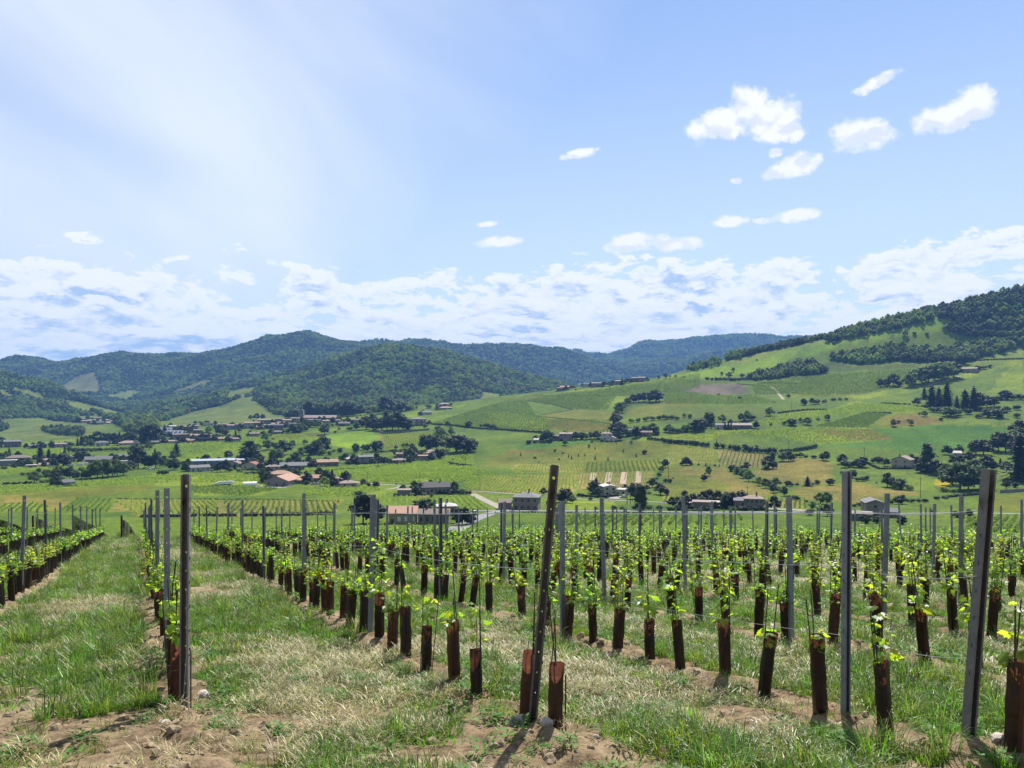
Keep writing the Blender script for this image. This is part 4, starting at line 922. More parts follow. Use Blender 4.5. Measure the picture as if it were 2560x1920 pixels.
ribbon('path', [('3',1600,656),('3',1720,622),('3',1815,592)], 3.5, m_track, 'pale track climbing to the farm on the right hillside')
ribbon('path', [('B',1380,1345),('B',1550,1352),('B',1780,1352)], 9.0, m_yard, 'pale yard before the orange-roofed winery')
ribbon('path', [('E',1200,1295),('E',1300,1275),('E',1390,1275)], 7.0, m_yard, 'pale drive before the white modern house')
for q, (x0, y0, x1, y1) in enumerate([(972,960,955,1060),(1180,950,1150,1100),(1376,942,1352,1112),(1560,934,1550,1108)]):
    ribbon('path', [('E',x0,y0),('E',(x0+x1)/2,(y0+y1)/2),('E',x1,y1)], 4.0, M_SOILS, '%s bare reddish strip between the vine plots above the white house' % ORD[q])
ribbon('path', [('2',108,610),('2',130,650)], 1, m_track, 'x') if False else None

# ------------------------------------------------------------------ trees
FOLM = {'dark': leafmat('foliage_dark', (.026, .048, .014), .26, (.075, .13, .018), hue=.02, val=.5, spec=.2),
        'mid': leafmat('foliage_mid', (.070, .115, .024), .36, (.18, .28, .032), hue=.025, val=.5, spec=.2),
        'light': leafmat('foliage_light', (.125, .195, .045), .4, (.28, .42, .05), hue=.03, val=.45, spec=.2),
        'con': leafmat('foliage_conifer', (.014, .026, .010), .16, (.035, .06, .014), hue=.03, val=.7, spec=.2)}
M_BARK = plain('bark', (.11, .085, .06), .95, .3, 6)
def cards(rg, m_, c, r, n, s, up=.35, squash=1.0):
    """leaf clumps over the surface of one lobe, and a small core that stops the light"""
    t_ = (1 + 5 ** .5) / 2; ico = [(-1,t_,0),(1,t_,0),(-1,-t_,0),(1,-t_,0),(0,-1,t_),(0,1,t_),(0,-1,-t_),(0,1,-t_),(t_,0,-1),(t_,0,1),(-t_,0,-1),(-t_,0,1)]
    fi = [(0,11,5),(0,5,1),(0,1,7),(0,7,10),(0,10,11),(1,5,9),(5,11,4),(11,10,2),(10,7,6),(7,1,8),(3,9,4),(3,4,2),(3,2,6),(3,6,8),(3,8,9),(4,9,5),(2,4,11),(6,2,10),(8,6,7),(9,8,1)]
    k = r * .72 / 1.902; m_.add([(c[0] + x * k, c[1] + y * k, c[2] + z * k * squash) for x, y, z in ico], fi)
    for i in range(n):
        z = rg.uniform(-.75, 1); a = rg.uniform(0, 6.283); q = math.sqrt(max(0, 1 - z * z)); d = Vector((q * math.cos(a), q * math.sin(a), z)); rr = r * rg.uniform(.78, 1.12)
        p_ = Vector((c[0] + d.x * rr, c[1] + d.y * rr, c[2] + d.z * rr * squash)); nn = (d + Vector((rg.gauss(0, .55), rg.gauss(0, .55), rg.gauss(0, .4) + up))).normalized()
        t1 = nn.cross(Vector((rg.gauss(0, 1), rg.gauss(0, 1), rg.gauss(0, 1)))).normalized(); t2 = nn.cross(t1); sz = s * rg.uniform(.6, 1.3)
        m_.add([p_ + t1 * sz, p_ + t2 * sz * .7 + nn * sz * .15, p_ - t1 * sz, p_ - t2 * sz * .7 - nn * sz * .1], [(0, 1, 2, 3)])
def crown_mesh(kind, seed, mat, q=1.0):
    rg = random.Random(seed); m_ = MB()
    if kind == 'broad':
        for i in range(11):
            a = i * 2.4 + rg.uniform(-.5, .5); f = (i + .5) / 11; z = .26 + .58 * f; r = .30 * math.sin(math.pi * min(1, .18 + f * .80)) * rg.uniform(.7, 1.1)
            cards(rg, m_, (r * math.cos(a), r * math.sin(a), z), rg.uniform(.14, .21) * (1 - .25 * f), int(52 * q), .042 / math.sqrt(q))
        cards(rg, m_, (rg.gauss(0, .04), rg.gauss(0, .04), .86), .13, int(36 * q), .04 / math.sqrt(q))
    elif kind == 'round':
        for i in range(10):
            a = i * 2.4; f = (i + .5) / 10; z = .16 + .66 * f; r = .32 * math.sin(math.pi * (.12 + f * .76)) * rg.uniform(.85, 1.05)
            cards(rg, m_, (r * math.cos(a), r * math.sin(a), z + rg.uniform(-.06, .06)), rg.uniform(.13, .23), int(50 * q), .040 / math.sqrt(q))
        cards(rg, m_, (0, 0, .48), .34, int(140 * q), .042 / math.sqrt(q))
    elif kind == 'poplar':
        for i in range(12):
            f = i / 11; r = .085 * math.sin(math.pi * (.15 + f * .78)); a = i * 2.1
            cards(rg, m_, (r * .6 * math.cos(a), r * .6 * math.sin(a), .10 + .84 * f), .045 + r * .8, int(42 * q), .028, squash=1.5)
    elif kind == 'cypress':
        for i in range(12):
            f = i / 11; r = .075 * (1 - f) ** .6 * min(1, f * 6 + .5); cards(rg, m_, (0, 0, .04 + .92 * f), .02 + r, int(34 * q), .022, squash=1.8)
    elif kind == 'conifer':
        for i in range(11):
            f = i / 11; rad = .30 * (1 - f) ** .85 + .02; nb = max(4, int(11 * (1 - f) + 3)); z = .10 + .86 * f
            cards(rg, m_, (0, 0, z), rad * .5, int(14 * q), .035)
            for j in range(nb):
                a = j * 6.283 / nb + i + rg.gauss(0, .2); L_ = rad * rg.uniform(.75, 1.15); d = Vector((math.cos(a), math.sin(a), 0)); sd = Vector((-math.sin(a), math.cos(a), 0))
                for s_ in (.45, .75, 1.0):
                    c_ = d * L_ * s_ + Vector((0, 0, z - .10 * s_ * s_ * rad / .3 + rg.gauss(0, .008))); w_ = .055 * (1.2 - .7 * s_) + .012
                    m_.add([c_ - d * .05 + sd * w_ * .3, c_ + sd * w_ - Vector((0, 0, .012)), c_ + d * .06 - Vector((0, 0, .02)), c_ - sd * w_ - Vector((0, 0, .012))], [(0, 1, 2, 3)])
        cards(rg, m_, (0, 0, .97), .025, 8, .02)
    elif kind == 'bush':
        for i in range(8):
            a = i * 2.4; r = .30 * rg.random() ** .5; cards(rg, m_, (r * math.cos(a), r * math.sin(a), .26 + rg.uniform(0, .34) * (1 - r)), rg.uniform(.22, .32), int(46 * q), .055)
    return m_.mesh('crown_' + kind, mat)
def trunk_mesh(name, r, top, limbs):
    m_ = MB().tube([(0, 0, -.06), (.004, .002, .12), (-.004, .004, top * .6), (0, 0, top)], [r * 1.25, r, r * .75, r * .3], 7)
    for a in range(limbs):
        an = a * 6.283 / max(1, limbs); m_.tube([(0, 0, top * .45), (.08 * math.cos(an), .08 * math.sin(an), top * .62), (.2 * math.cos(an), .2 * math.sin(an), top * .82)], [r * .55, r * .4, r * .15], 5)
    return m_.mesh(name, M_BARK)
TR = {k: trunk_mesh('trunk_' + k, r, tp, lb) for k, r, tp, lb in (('broad', .022, .7, 5), ('round', .022, .6, 4), ('poplar', .014, .8, 0), ('cypress', .012, .7, 0), ('conifer', .018, .9, 0), ('bush', .02, .5, 4))}
CROWN = {}
def crown(kind, tone, i):
    k = (kind, tone, i % 3)
    if k not in CROWN: CROWN[k] = crown_mesh(kind, hash(kind) % 97 + i % 3 * 13 + 5 if False else sum(map(ord, kind)) + (i % 3) * 13, FOLM[tone])
    return CROWN[k]
ASP = {'broad': 1.15, 'round': 1.15, 'poplar': 1.5, 'cypress': 1.5, 'conifer': 1.05, 'bush': 1.0}
NT_ = [0]
def tree(c, x, y, hp, kind, tone, label, wf=1.0, group=None, name=None):
    px, py = cp(c, x, y); P = hit(px, py); h = hp * CR[c][2] * P[1] / F * (1.2 if c in 'ABC' and kind != 'cypress' else 1.08); i = NT_[0]; NT_[0] += 1; rg = random.Random(i)
    wd = h * ASP[kind] * wf * rg.uniform(1.0, 1.35)
    nm = name or {'bush': 'shrub', 'conifer': 'conifer_tree', 'poplar': 'poplar_tree', 'cypress': 'cypress_tree'}.get(kind, 'broadleaf_tree')
    root = ob(nm, None, loc=tuple(P), rot=(0, 0, rg.uniform(0, 6.28)), scale=(wd, wd, h)); tag(root, label, 'shrub' if kind == 'bush' else 'tree', group)
    ob('trunk', TR[kind], root); ob('crown', crown(kind, tone, i), root); return root
# clusters: where, phrase, [(x, foot y, height in that enlargement's pixels, kind, tone, width factor)]
b, r_, p_, y_, n_, u_ = 'broad', 'round', 'poplar', 'cypress', 'conifer', 'bush'
TREES = [
 ('A','in the dark tree belt behind the white house',[(940,605,65,u_,'dark'),(1020,602,95,n_,'con'),(1070,595,115,n_,'con'),(1130,575,95,b,'dark'),(1200,572,100,b,'dark'),(1280,575,145,b,'con'),(1370,570,120,b,'dark'),(1440,570,120,b,'dark'),(1505,570,120,b,'con'),(1570,570,135,n_,'con'),(1620,570,100,b,'dark'),(1690,570,130,b,'dark'),(1755,570,125,b,'dark'),(1870,565,180,n_,'con',1.3),(1930,565,215,b,'con'),(1990,560,200,n_,'con',1.3),(2050,555,190,b,'con')]),
 ('A','in the hedgerow below the white house',[(850,705,85,n_,'dark'),(915,695,85,b,'mid'),(975,695,60,r_,'dark'),(1050,690,75,u_,'mid'),(1120,690,70,u_,'dark'),(1190,685,65,u_,'mid'),(1260,680,65,u_,'mid'),(1330,675,60,u_,'dark'),(1400,672,55,u_,'mid'),(1470,672,65,u_,'mid'),(1540,670,55,u_,'dark'),(1610,668,65,u_,'mid'),(1670,662,70,u_,'light'),(1785,745,155,b,'dark'),(1880,645,60,u_,'mid'),(1965,655,90,b,'mid')]),
 ('A','beside the white house garden',[(1120,612,50,u_,'dark'),(1190,605,80,r_,'mid'),(2010,600,60,u_,'dark')]),
 ('A','among the left village houses',[(30,735,50,u_,'dark'),(120,735,95,n_,'con',1.3),(10,610,110,b,'dark'),(255,560,50,u_,'dark'),(310,855,70,u_,'dark'),(380,850,70,u_,'dark'),(460,800,70,b,'dark'),(530,805,175,y_,'con',2.2),(560,640,75,b,'dark'),(640,800,140,n_,'con',1.4),(700,872,95,r_,'dark'),(690,625,70,b,'dark'),(835,865,155,r_,'con'),(1080,805,125,r_,'dark'),(50,925,60,u_,'dark'),(190,905,65,b,'dark')]),
 ('A','in the tree belt above the stone hut',[(300,1000,45,u_,'dark'),(390,1000,50,u_,'dark'),(450,1085,135,b,'mid'),(510,965,55,r_,'dark'),(560,1095,60,u_,'mid'),(600,1015,85,b,'dark'),(645,1050,120,b,'mid'),(660,1095,70,u_,'mid'),(780,1045,160,b,'mid'),(800,1092,60,u_,'con'),(860,1085,55,u_,'con'),(920,1040,150,b,'dark'),(1000,1045,90,b,'dark'),(1070,1035,135,b,'mid'),(1140,1035,110,u_,'dark'),(1190,1035,160,b,'mid'),(1280,1030,215,b,'mid',.8),(1350,1020,205,b,'dark',.8),(1420,1015,205,b,'mid',.8),(1480,1010,190,b,'dark',.8),(1545,1005,195,b,'mid',.8),(1630,998,145,b,'mid'),(1730,925,105,b,'dark')]),
 ('A','behind the car park near the upright post',[(1820,900,250,b,'con',.9),(1960,895,130,b,'dark'),(2050,895,185,b,'dark'),(1900,800,90,b,'dark'),(2040,740,95,n_,'con'),(2090,740,60,b,'dark'),(2135,865,80,r_,'dark'),(2190,870,60,r_,'mid'),(2110,985,70,u_,'dark'),(2180,985,75,u_,'dark')]),
 ('B','around the large clipped tree by the grey warehouse',[(320,950,160,n_,'con',1.6),(280,1010,120,b,'dark'),(290,1130,135,r_,'dark',1.05),(480,1142,105,r_,'dark'),(210,1060,70,b,'mid'),(150,1065,110,b,'dark'),(400,1045,40,u_,'dark')]),
 ('B','behind the grey warehouse',[(600,985,35,u_,'dark'),(730,985,55,b,'dark'),(880,985,35,u_,'mid'),(1000,985,95,b,'con'),(1130,985,45,u_,'dark')]),
 ('B','in the grove above the village roofs',[(1200,885,45,b,'mid'),(1240,1030,170,b,'con'),(1285,1020,230,p_,'dark',2.0),(1320,865,95,b,'mid'),(1345,1020,150,p_,'dark',1.6),(1400,880,85,b,'mid'),(1410,1018,95,b,'dark'),(1530,870,115,b,'dark'),(1640,870,80,b,'dark'),(1560,1005,110,n_,'con'),(1650,1005,140,r_,'mid',1.2),(1690,845,90,b,'dark'),(1735,930,165,b,'dark'),(1790,1045,80,n_,'con'),(1850,840,85,b,'mid'),(1880,1030,125,r_,'dark'),(1960,960,110,b,'mid'),(1960,1045,70,n_,'con'),(2085,940,125,r_,'con'),(2170,930,165,b,'dark'),(1690,1052,70,u_,'dark'),(2030,1035,55,u_,'mid'),(2015,800,60,b,'mid')]),
 ('B','in the gardens of the white houses',[(850,1155,85,b,'dark'),(790,1130,70,b,'dark'),(900,1155,120,b,'dark'),(965,1155,135,b,'con'),(1030,1155,60,u_,'mid'),(1090,1125,80,n_,'dark'),(1140,1160,50,u_,'dark'),(1600,1190,70,u_,'con'),(1920,1185,60,u_,'con'),(1450,1295,95,n_,'con',1.3),(1180,1170,30,u_,'mid'),(1520,1100,60,b,'dark')]),
 ('B','around the church and its square',[(1770,450,70,b,'con'),(1830,450,100,b,'con'),(1890,450,95,b,'con'),(2060,445,120,b,'dark'),(2110,440,170,b,'con'),(2170,440,150,b,'dark'),(1880,645,120,r_,'dark',1.05),(1960,625,95,r_,'dark'),(1730,645,50,u_,'mid'),(1790,640,60,u_,'mid'),(2030,570,95,b,'dark'),(2100,570,80,b,'dark'),(2180,575,70,b,'mid'),(1320,605,60,r_,'dark'),(1300,470,55,b,'con'),(1380,470,75,b,'con'),(1460,470,65,b,'con')]),
 ('B','between the town roofs',[(30,710,160,b,'con'),(100,745,70,u_,'dark'),(165,655,105,n_,'con',1.3),(395,645,90,b,'con'),(500,645,70,b,'con'),(640,525,45,u_,'mid'),(570,525,45,u_,'dark'),(750,640,80,b,'light'),(890,670,120,b,'dark'),(950,672,90,r_,'dark'),(1100,675,70,y_,'con',1.6),(1150,640,60,b,'mid'),(1490,750,95,b,'mid'),(1260,690,45,u_,'dark'),(1590,735,30,u_,'dark'),(1560,690,30,b,'mid')]),
 ('C','in the row of tall trees behind the church',[(60,445,195,b,'dark'),(140,440,150,b,'dark'),(230,440,165,b,'dark'),(330,440,155,b,'dark'),(430,435,180,b,'dark',.8),(500,428,130,b,'mid'),(570,425,180,b,'con',.8),(655,420,150,b,'dark'),(740,415,120,b,'dark'),(850,395,60,u_,'mid'),(1070,380,190,b,'con'),(1190,372,70,b,'mid'),(1285,362,115,b,'con'),(1640,320,60,u_,'mid')]),
 ('C','in the dark clump left of the manor',[(600,615,60,u_,'dark'),(690,608,100,b,'mid'),(760,560,90,b,'dark'),(820,595,155,b,'con'),(900,560,150,b,'con'),(945,610,150,r_,'con'),(1020,615,150,b,'con'),(1080,560,190,y_,'con',2.5),(1095,615,175,b,'con'),(1165,610,190,b,'dark'),(1240,615,215,b,'con'),(1315,605,160,b,'con'),(1365,600,130,r_,'dark')]),
 ('C','on the slope below the town',[(0,600,60,u_,'dark'),(60,580,60,b,'dark'),(120,575,70,b,'dark'),(200,560,60,b,'mid'),(320,570,60,b,'mid'),(380,560,50,u_,'mid'),(270,665,125,b,'con'),(460,610,40,u_,'mid'),(410,645,35,u_,'dark')]),
 ('C','near the hedge right of the manor',[(1595,590,60,b,'mid'),(1760,605,60,u_,'dark'),(1890,560,65,b,'dark'),(1930,605,50,b,'mid'),(2165,575,80,r_,'con')]),
 ('C','along the hedge behind the grey houses',[(80,935,110,r_,'dark'),(170,925,130,b,'con'),(260,905,190,b,'dark'),(390,900,40,u_,'dark'),(470,905,60,r_,'dark'),(240,945,80,r_,'mid'),(340,940,60,r_,'light'),(680,905,115,r_,'dark',.8),(780,870,65,b,'dark'),(830,895,90,b,'con'),(960,885,130,r_,'con'),(1210,860,45,b,'dark'),(1310,835,50,b,'mid'),(1360,835,55,b,'mid')]),
 ('C','in the grove beside the tower house',[(1430,875,80,b,'dark'),(1610,875,185,r_,'con'),(1740,875,180,b,'dark'),(1800,780,180,b,'mid'),(1870,870,170,b,'light'),(2000,895,210,r_,'con'),(2095,885,190,b,'con'),(2180,895,170,r_,'con'),(1940,680,90,b,'mid')]),
 ('C','around the grey and cream houses',[(550,965,60,u_,'dark'),(480,1010,60,b,'mid'),(720,1060,60,u_,'con'),(580,1060,60,u_,'con'),(900,1062,75,b,'dark'),(960,955,60,b,'mid'),(1010,1060,95,b,'con'),(1070,1060,90,b,'con'),(1130,1050,60,b,'dark'),(1190,1060,55,y_,'con',1.5),(1230,1060,60,y_,'con',1.5),(1315,1050,60,y_,'con',1.5),(1800,985,120,r_,'con'),(1390,1040,60,u_,'mid'),(1960,1015,35,n_,'dark'),(2085,985,30,n_,'dark'),(2125,1000,35,n_,'dark')]),
 ('C','before the hip-roofed cream house by the lane',[(370,1355,210,y_,'con',1.0),(270,1345,110,b,'light'),(35,1325,50,r_,'dark'),(850,1355,50,r_,'dark'),(950,1365,75,r_,'con'),(720,1475,60,r_,'con',1.6)]),
 ('D','around the orange-roofed farmhouse',[(40,790,380,b,'con',.8),(160,790,320,b,'con'),(250,760,150,b,'dark'),(400,640,80,u_,'dark'),(770,640,160,r_,'con'),(870,640,180,r_,'con'),(1350,810,240,r_,'con'),(1270,790,150,b,'dark'),(1450,800,160,r_,'con')]),
 ('D','around the dark-roofed house and its hedge',[(720,400,100,b,'dark'),(790,400,145,b,'con'),(850,395,60,u_,'con'),(110,295,45,u_,'dark'),(215,300,65,r_,'con'),(1280,365,60,b,'mid'),(1350,365,60,u_,'mid'),(480,265,25,u_,'dark'),(1130,370,60,u_,'dark'),(940,440,50,r_,'mid')]),
 ('E','beside the stone house and white modern house',[(310,1255,100,b,'con'),(590,1350,195,r_,'con',1.1),(520,1340,110,b,'dark'),(690,1360,110,b,'mid'),(1000,1230,210,n_,'con',1.2),(1080,1240,90,b,'con'),(1510,1300,215,r_,'con',.7),(1580,1440,300,p_,'dark',1.0),(1620,1445,300,p_,'dark',.9),(930,1310,50,u_,'dark'),(1240,1440,70,u_,'dark'),(1340,1440,50,u_,'dark'),(1500,1440,70,u_,'dark'),(1700,1440,90,u_,'mid'),(1840,1440,80,u_,'dark'),(1000,1440,40,u_,'mid')]),
 ('E','in the tree line climbing right of the vine plots',[(1915,890,110,b,'dark'),(1865,945,75,b,'dark'),(1835,1000,60,u_,'dark'),(1800,1050,45,u_,'mid'),(1745,1150,125,b,'dark'),(1670,1190,75,b,'dark'),(1700,1235,50,u_,'mid'),(1850,1240,150,b,'con'),(1930,1245,75,r_,'con'),(1920,1090,55,r_,'dark'),(1975,1090,55,r_,'dark'),(2165,1255,75,r_,'con'),(2190,860,110,b,'con'),(2130,855,60,u_,'con')]),
 ('E','scattered over the olive meadow',[(1640,715,60,r_,'dark'),(1465,580,45,b,'mid'),(910,625,40,b,'mid'),(990,645,30,n_,'dark'),(595,595,70,b,'mid'),(460,680,40,u_,'mid'),(195,775,40,u_,'dark'),(640,760,45,n_,'dark'),(680,785,55,n_,'dark'),(770,750,40,n_,'dark'),(855,745,35,n_,'dark'),(990,790,60,n_,'mid'),(1160,800,50,n_,'dark'),(1360,690,40,n_,'dark'),(1530,750,50,n_,'dark'),(10,730,45,n_,'dark'),(245,830,30,n_,'dark'),(515,800,35,u_,'mid'),(1275,585,25,n_,'mid'),(565,710,28,u_,'dark')]),
 ('E','by the hillside houses above the emerald strip',[(110,575,65,u_,'con',1.3),(350,545,150,b,'con'),(400,560,70,b,'dark'),(280,545,60,u_,'mid'),(730,515,60,b,'con'),(805,515,95,r_,'con'),(870,520,80,b,'mid'),(930,510,90,b,'dark'),(1000,515,110,b,'dark'),(1050,500,80,b,'dark'),(1230,450,220,n_,'con',.8),(1280,470,180,b,'con'),(1330,480,110,b,'dark'),(1300,290,100,b,'dark'),(1540,495,155,r_,'con',.8),(1400,480,110,b,'mid'),(1630,440,100,b,'dark'),(1690,430,90,b,'dark'),(1750,445,140,b,'mid'),(1815,465,55,r_,'dark'),(650,510,60,u_,'dark'),(950,555,40,u_,'mid')]),
 ('2','in the dark trees climbing the hillside',[(1690,520,70,b,'con'),(1700,480,50,b,'dark'),(1715,450,65,b,'mid'),(1740,430,50,b,'mid'),(1765,400,45,b,'dark'),(1800,385,50,b,'con'),(1835,382,55,b,'con'),(1870,380,60,b,'con'),(1905,380,40,b,'dark'),(1940,380,75,r_,'con')]),
 ('2','in the green scrub on the hillside',[(1790,510,40,u_,'light'),(1830,505,35,u_,'light'),(1880,500,40,u_,'light'),(1920,495,40,u_,'light'),(1960,490,35,u_,'mid'),(2000,488,40,u_,'mid'),(2040,485,35,u_,'mid'),(2070,490,30,u_,'mid'),(2115,475,25,b,'mid'),(2150,480,30,r_,'mid'),(2000,565,35,u_,'mid'),(2040,570,40,r_,'mid'),(2080,570,35,u_,'mid'),(2120,565,45,r_,'mid'),(2160,560,40,u_,'mid'),(2200,560,75,r_,'con')]),
 ('F','below the long dark hedge',[(300,330,95,b,'con'),(360,335,55,u_,'con'),(455,335,35,u_,'con'),(550,345,55,n_,'con'),(670,350,35,u_,'con'),(730,355,35,n_,'con'),(1370,375,165,b,'con'),(1450,375,95,r_,'dark'),(1350,392,65,r_,'dark'),(1430,285,120,p_,'dark',1.6),(1570,285,120,b,'mid'),(1640,285,130,b,'dark'),(1700,275,90,b,'mid'),(1060,95,60,u_,'con')]),
 ('F','in the diagonal tree line down the dry meadow',[(900,415,90,r_,'con'),(965,445,95,p_,'mid',2),(1030,380,60,u_,'con'),(1085,390,100,b,'con'),(1040,500,115,b,'mid'),(1115,545,145,b,'mid',.8),(1180,565,40,u_,'mid'),(1250,600,115,b,'mid'),(1340,635,130,b,'mid'),(1400,615,90,b,'mid'),(1470,620,130,b,'mid'),(1440,695,125,b,'dark'),(1505,685,75,b,'mid'),(1585,735,125,b,'dark'),(1640,770,60,u_,'dark'),(1700,780,70,u_,'dark'),(1755,790,80,u_,'dark'),(1880,820,40,u_,'dark')]),
 ('F','standing alone on the dry meadow',[(585,475,130,b,'mid',.7),(530,545,85,r_,'con'),(540,455,30,u_,'dark'),(270,728,65,r_,'con'),(830,745,65,r_,'con'),(1060,745,45,r_,'con'),(120,515,25,u_,'dark'),(720,735,30,u_,'dark')]),
 ('F','along the fence line of the dry meadows',[(1635,605,75,r_,'con'),(1690,600,50,u_,'dark'),(1750,595,50,u_,'dark'),(1890,600,130,n_,'con',1.3),(1960,590,45,u_,'dark'),(2020,585,65,r_,'con'),(2190,590,90,r_,'con'),(1745,225,50,r_,'dark'),(1800,230,65,b,'dark'),(1870,238,50,u_,'dark'),(1975,245,55,u_,'con'),(2090,275,95,b,'con'),(2130,275,120,b,'con')]),
 ('F','at the end of the pale drive',[(2060,840,150,b,'mid'),(2140,850,170,b,'mid'),(1960,925,110,b,'mid'),(2060,945,90,b,'light'),(2150,1000,160,b,'con'),(1920,990,110,u_,'con')]),
 ('G','along the lane left of the gabled house',[(30,760,120,b,'con'),(65,800,110,u_,'dark'),(140,790,80,u_,'dark'),(215,800,100,r_,'con'),(265,795,125,r_,'con'),(395,745,55,r_,'con'),(445,745,75,r_,'con'),(490,745,65,r_,'con'),(570,755,40,r_,'dark'),(30,880,60,u_,'con'),(90,880,50,u_,'con'),(150,930,100,r_,'dark'),(205,965,60,u_,'dark'),(265,965,70,u_,'con'),(320,955,55,r_,'con'),(430,990,25,u_,'con')]),
 ('G','in the shrubs before the pale grass',[(560,1030,165,b,'con',.9),(620,1040,110,b,'con'),(700,1055,130,r_,'dark'),(830,1070,95,u_,'light')]),
 ('G','beside the poplar near the gabled house',[(1035,850,310,p_,'dark',1.3),(950,860,115,r_,'con'),(990,870,90,u_,'con'),(1140,885,180,r_,'con'),(1230,870,110,b,'con')]),
 ('G','in the big dark grove at the right',[(1270,940,190,b,'mid'),(1340,770,110,b,'dark'),(1330,1010,220,b,'dark'),(1420,770,110,b,'con'),(1420,1070,320,b,'dark'),(1520,1060,260,b,'con'),(1530,730,120,b,'con'),(1570,600,110,b,'dark'),(1590,900,190,b,'dark'),(1610,640,170,b,'dark'),(1700,650,180,b,'con'),(1660,1060,270,b,'mid'),(1740,860,190,b,'con'),(1810,600,125,b,'con'),(1880,610,225,b,'con'),(1900,790,100,n_,'con'),(1820,840,110,b,'con'),(1960,615,225,b,'dark'),(1970,860,130,b,'dark'),(2050,510,150,b,'mid'),(1970,1060,135,b,'con'),(2080,1040,65,r_,'con'),(2140,430,190,b,'con'),(2130,960,560,n_,'con',.9),(2190,700,300,b,'con'),(1240,1090,80,u_,'mid'),(1330,1100,60,u_,'mid')]),
 ('G','by the grey barn near the road',[(240,1265,70,u_,'con'),(290,1255,80,b,'con'),(340,1200,35,u_,'dark'),(610,1235,60,u_,'con'),(690,1240,95,r_,'con'),(740,1240,110,b,'con'),(850,1220,65,u_,'con'),(930,1215,55,u_,'con'),(1010,1215,60,u_,'con'),(1150,1190,60,u_,'dark'),(1250,1180,50,u_,'con'),(300,1470,110,r_,'con'),(430,1470,90,r_,'dark'),(730,1480,110,r_,'con'),(1360,1400,80,b,'dark'),(1430,1430,100,b,'dark'),(1530,1400,100,b,'dark'),(1650,1530,100,r_,'con'),(1100,1345,60,u_,'dark'),(170,1270,50,u_,'dark')]),
 ('3','in the tall dark conifer group on the right hillside',[(1555,770,45,b,'con'),(1600,730,70,n_,'con',1.2),(1645,775,130,n_,'con',1.3),(1690,780,120,n_,'con',1.3),(1740,785,155,n_,'con',1.2),(1800,790,80,n_,'con',1.3),(1850,795,120,n_,'con',1.4),(1905,795,135,n_,'con',1.3),(1940,795,100,b,'con'),(1985,785,70,b,'con'),(2030,780,60,b,'con')]),
 ('3','in the bushes under the conifer group',[(1650,812,40,u_,'mid'),(1700,815,45,u_,'dark'),(1760,838,60,r_,'mid',1.3),(1810,830,50,u_,'mid'),(1870,825,50,u_,'dark'),(1935,848,35,u_,'dark'),(1985,845,55,r_,'dark'),(2050,845,60,r_,'dark',1.3),(2170,845,30,r_,'dark'),(1600,840,35,b,'mid'),(1570,830,20,u_,'dark'),(1410,900,45,b,'mid'),(1520,892,35,b,'mid'),(1440,880,25,u_,'dark'),(1500,868,20,u_,'dark'),(1700,862,25,u_,'dark')]),
 ('3','along the upper right hedge',[(2020,745,30,u_,'con'),(2060,740,35,u_,'con'),(2100,735,60,r_,'con'),(2150,735,40,u_,'con'),(2195,735,45,u_,'con'),(2050,800,35,u_,'mid'),(2110,805,40,u_,'mid'),(2170,800,40,u_,'dark')]),
 ('3','beside the pair of low hillside houses',[(205,915,50,r_,'con'),(235,912,60,r_,'con'),(265,895,75,p_,'mid',1.5),(290,890,70,p_,'mid',1.5),(360,875,50,b,'mid'),(475,865,45,b,'con'),(510,865,65,b,'mid'),(540,860,40,u_,'con'),(650,835,55,b,'mid'),(30,935,50,b,'mid'),(80,940,40,u_,'mid'),(130,930,45,u_,'dark'),(395,918,40,y_,'con',1.4),(375,918,38,y_,'con',1.4),(412,918,38,y_,'con',1.4)]),
 ('3','along the hillside bank above the striped plot',[(655,895,20,u_,'dark'),(740,890,30,u_,'mid'),(785,895,45,r_,'dark',1.3),(840,875,30,b,'mid'),(880,890,45,b,'mid'),(945,862,20,u_,'dark'),(1005,862,35,b,'dark'),(860,768,40,r_,'con'),(910,765,40,b,'dark'),(940,762,35,u_,'con'),(985,755,25,u_,'dark'),(1040,742,25,u_,'dark'),(1080,738,18,u_,'dark'),(1120,738,18,u_,'con'),(765,725,25,b,'dark'),(465,730,20,u_,'dark'),(335,708,14,u_,'dark')]),
 ('3','in the grove beside the hillside farm',[(1330,658,50,b,'con'),(1370,655,50,b,'con'),(1410,652,75,b,'dark'),(1445,650,40,u_,'con'),(1505,658,80,b,'mid'),(1545,645,95,b,'mid'),(1585,640,100,b,'dark'),(1625,632,105,b,'dark'),(1665,628,110,b,'mid'),(1705,620,110,b,'mid'),(1745,610,105,b,'mid'),(1780,600,95,b,'dark'),(1935,552,30,u_,'con'),(1965,548,28,u_,'dark'),(2000,540,25,u_,'dark'),(1840,515,60,r_,'con')]),
 ('3','on the open field below the ridge wood',[(1485,345,40,b,'mid'),(1540,335,22,u_,'dark'),(1615,340,22,u_,'dark'),(1045,392,20,u_,'mid'),(470,490,18,b,'dark'),(425,565,25,b,'dark'),(355,585,20,b,'dark'),(570,495,10,u_,'dark'),(480,600,25,b,'con'),(400,600,35,b,'mid')]),
 ('H','among the roofs of the ridge hamlet',[(580,875,70,b,'con'),(650,870,60,b,'dark'),(690,860,40,u_,'con'),(720,830,35,b,'con'),(815,850,85,n_,'con',1.2),(880,830,60,b,'con'),(930,828,55,b,'con'),(180,900,40,u_,'con'),(210,925,25,u_,'dark'),(1160,800,40,u_,'mid'),(1630,760,25,u_,'dark'),(1390,765,60,b,'con'),(1450,750,30,u_,'con'),(1520,748,30,u_,'dark'),(1300,775,50,b,'mid')]),
]
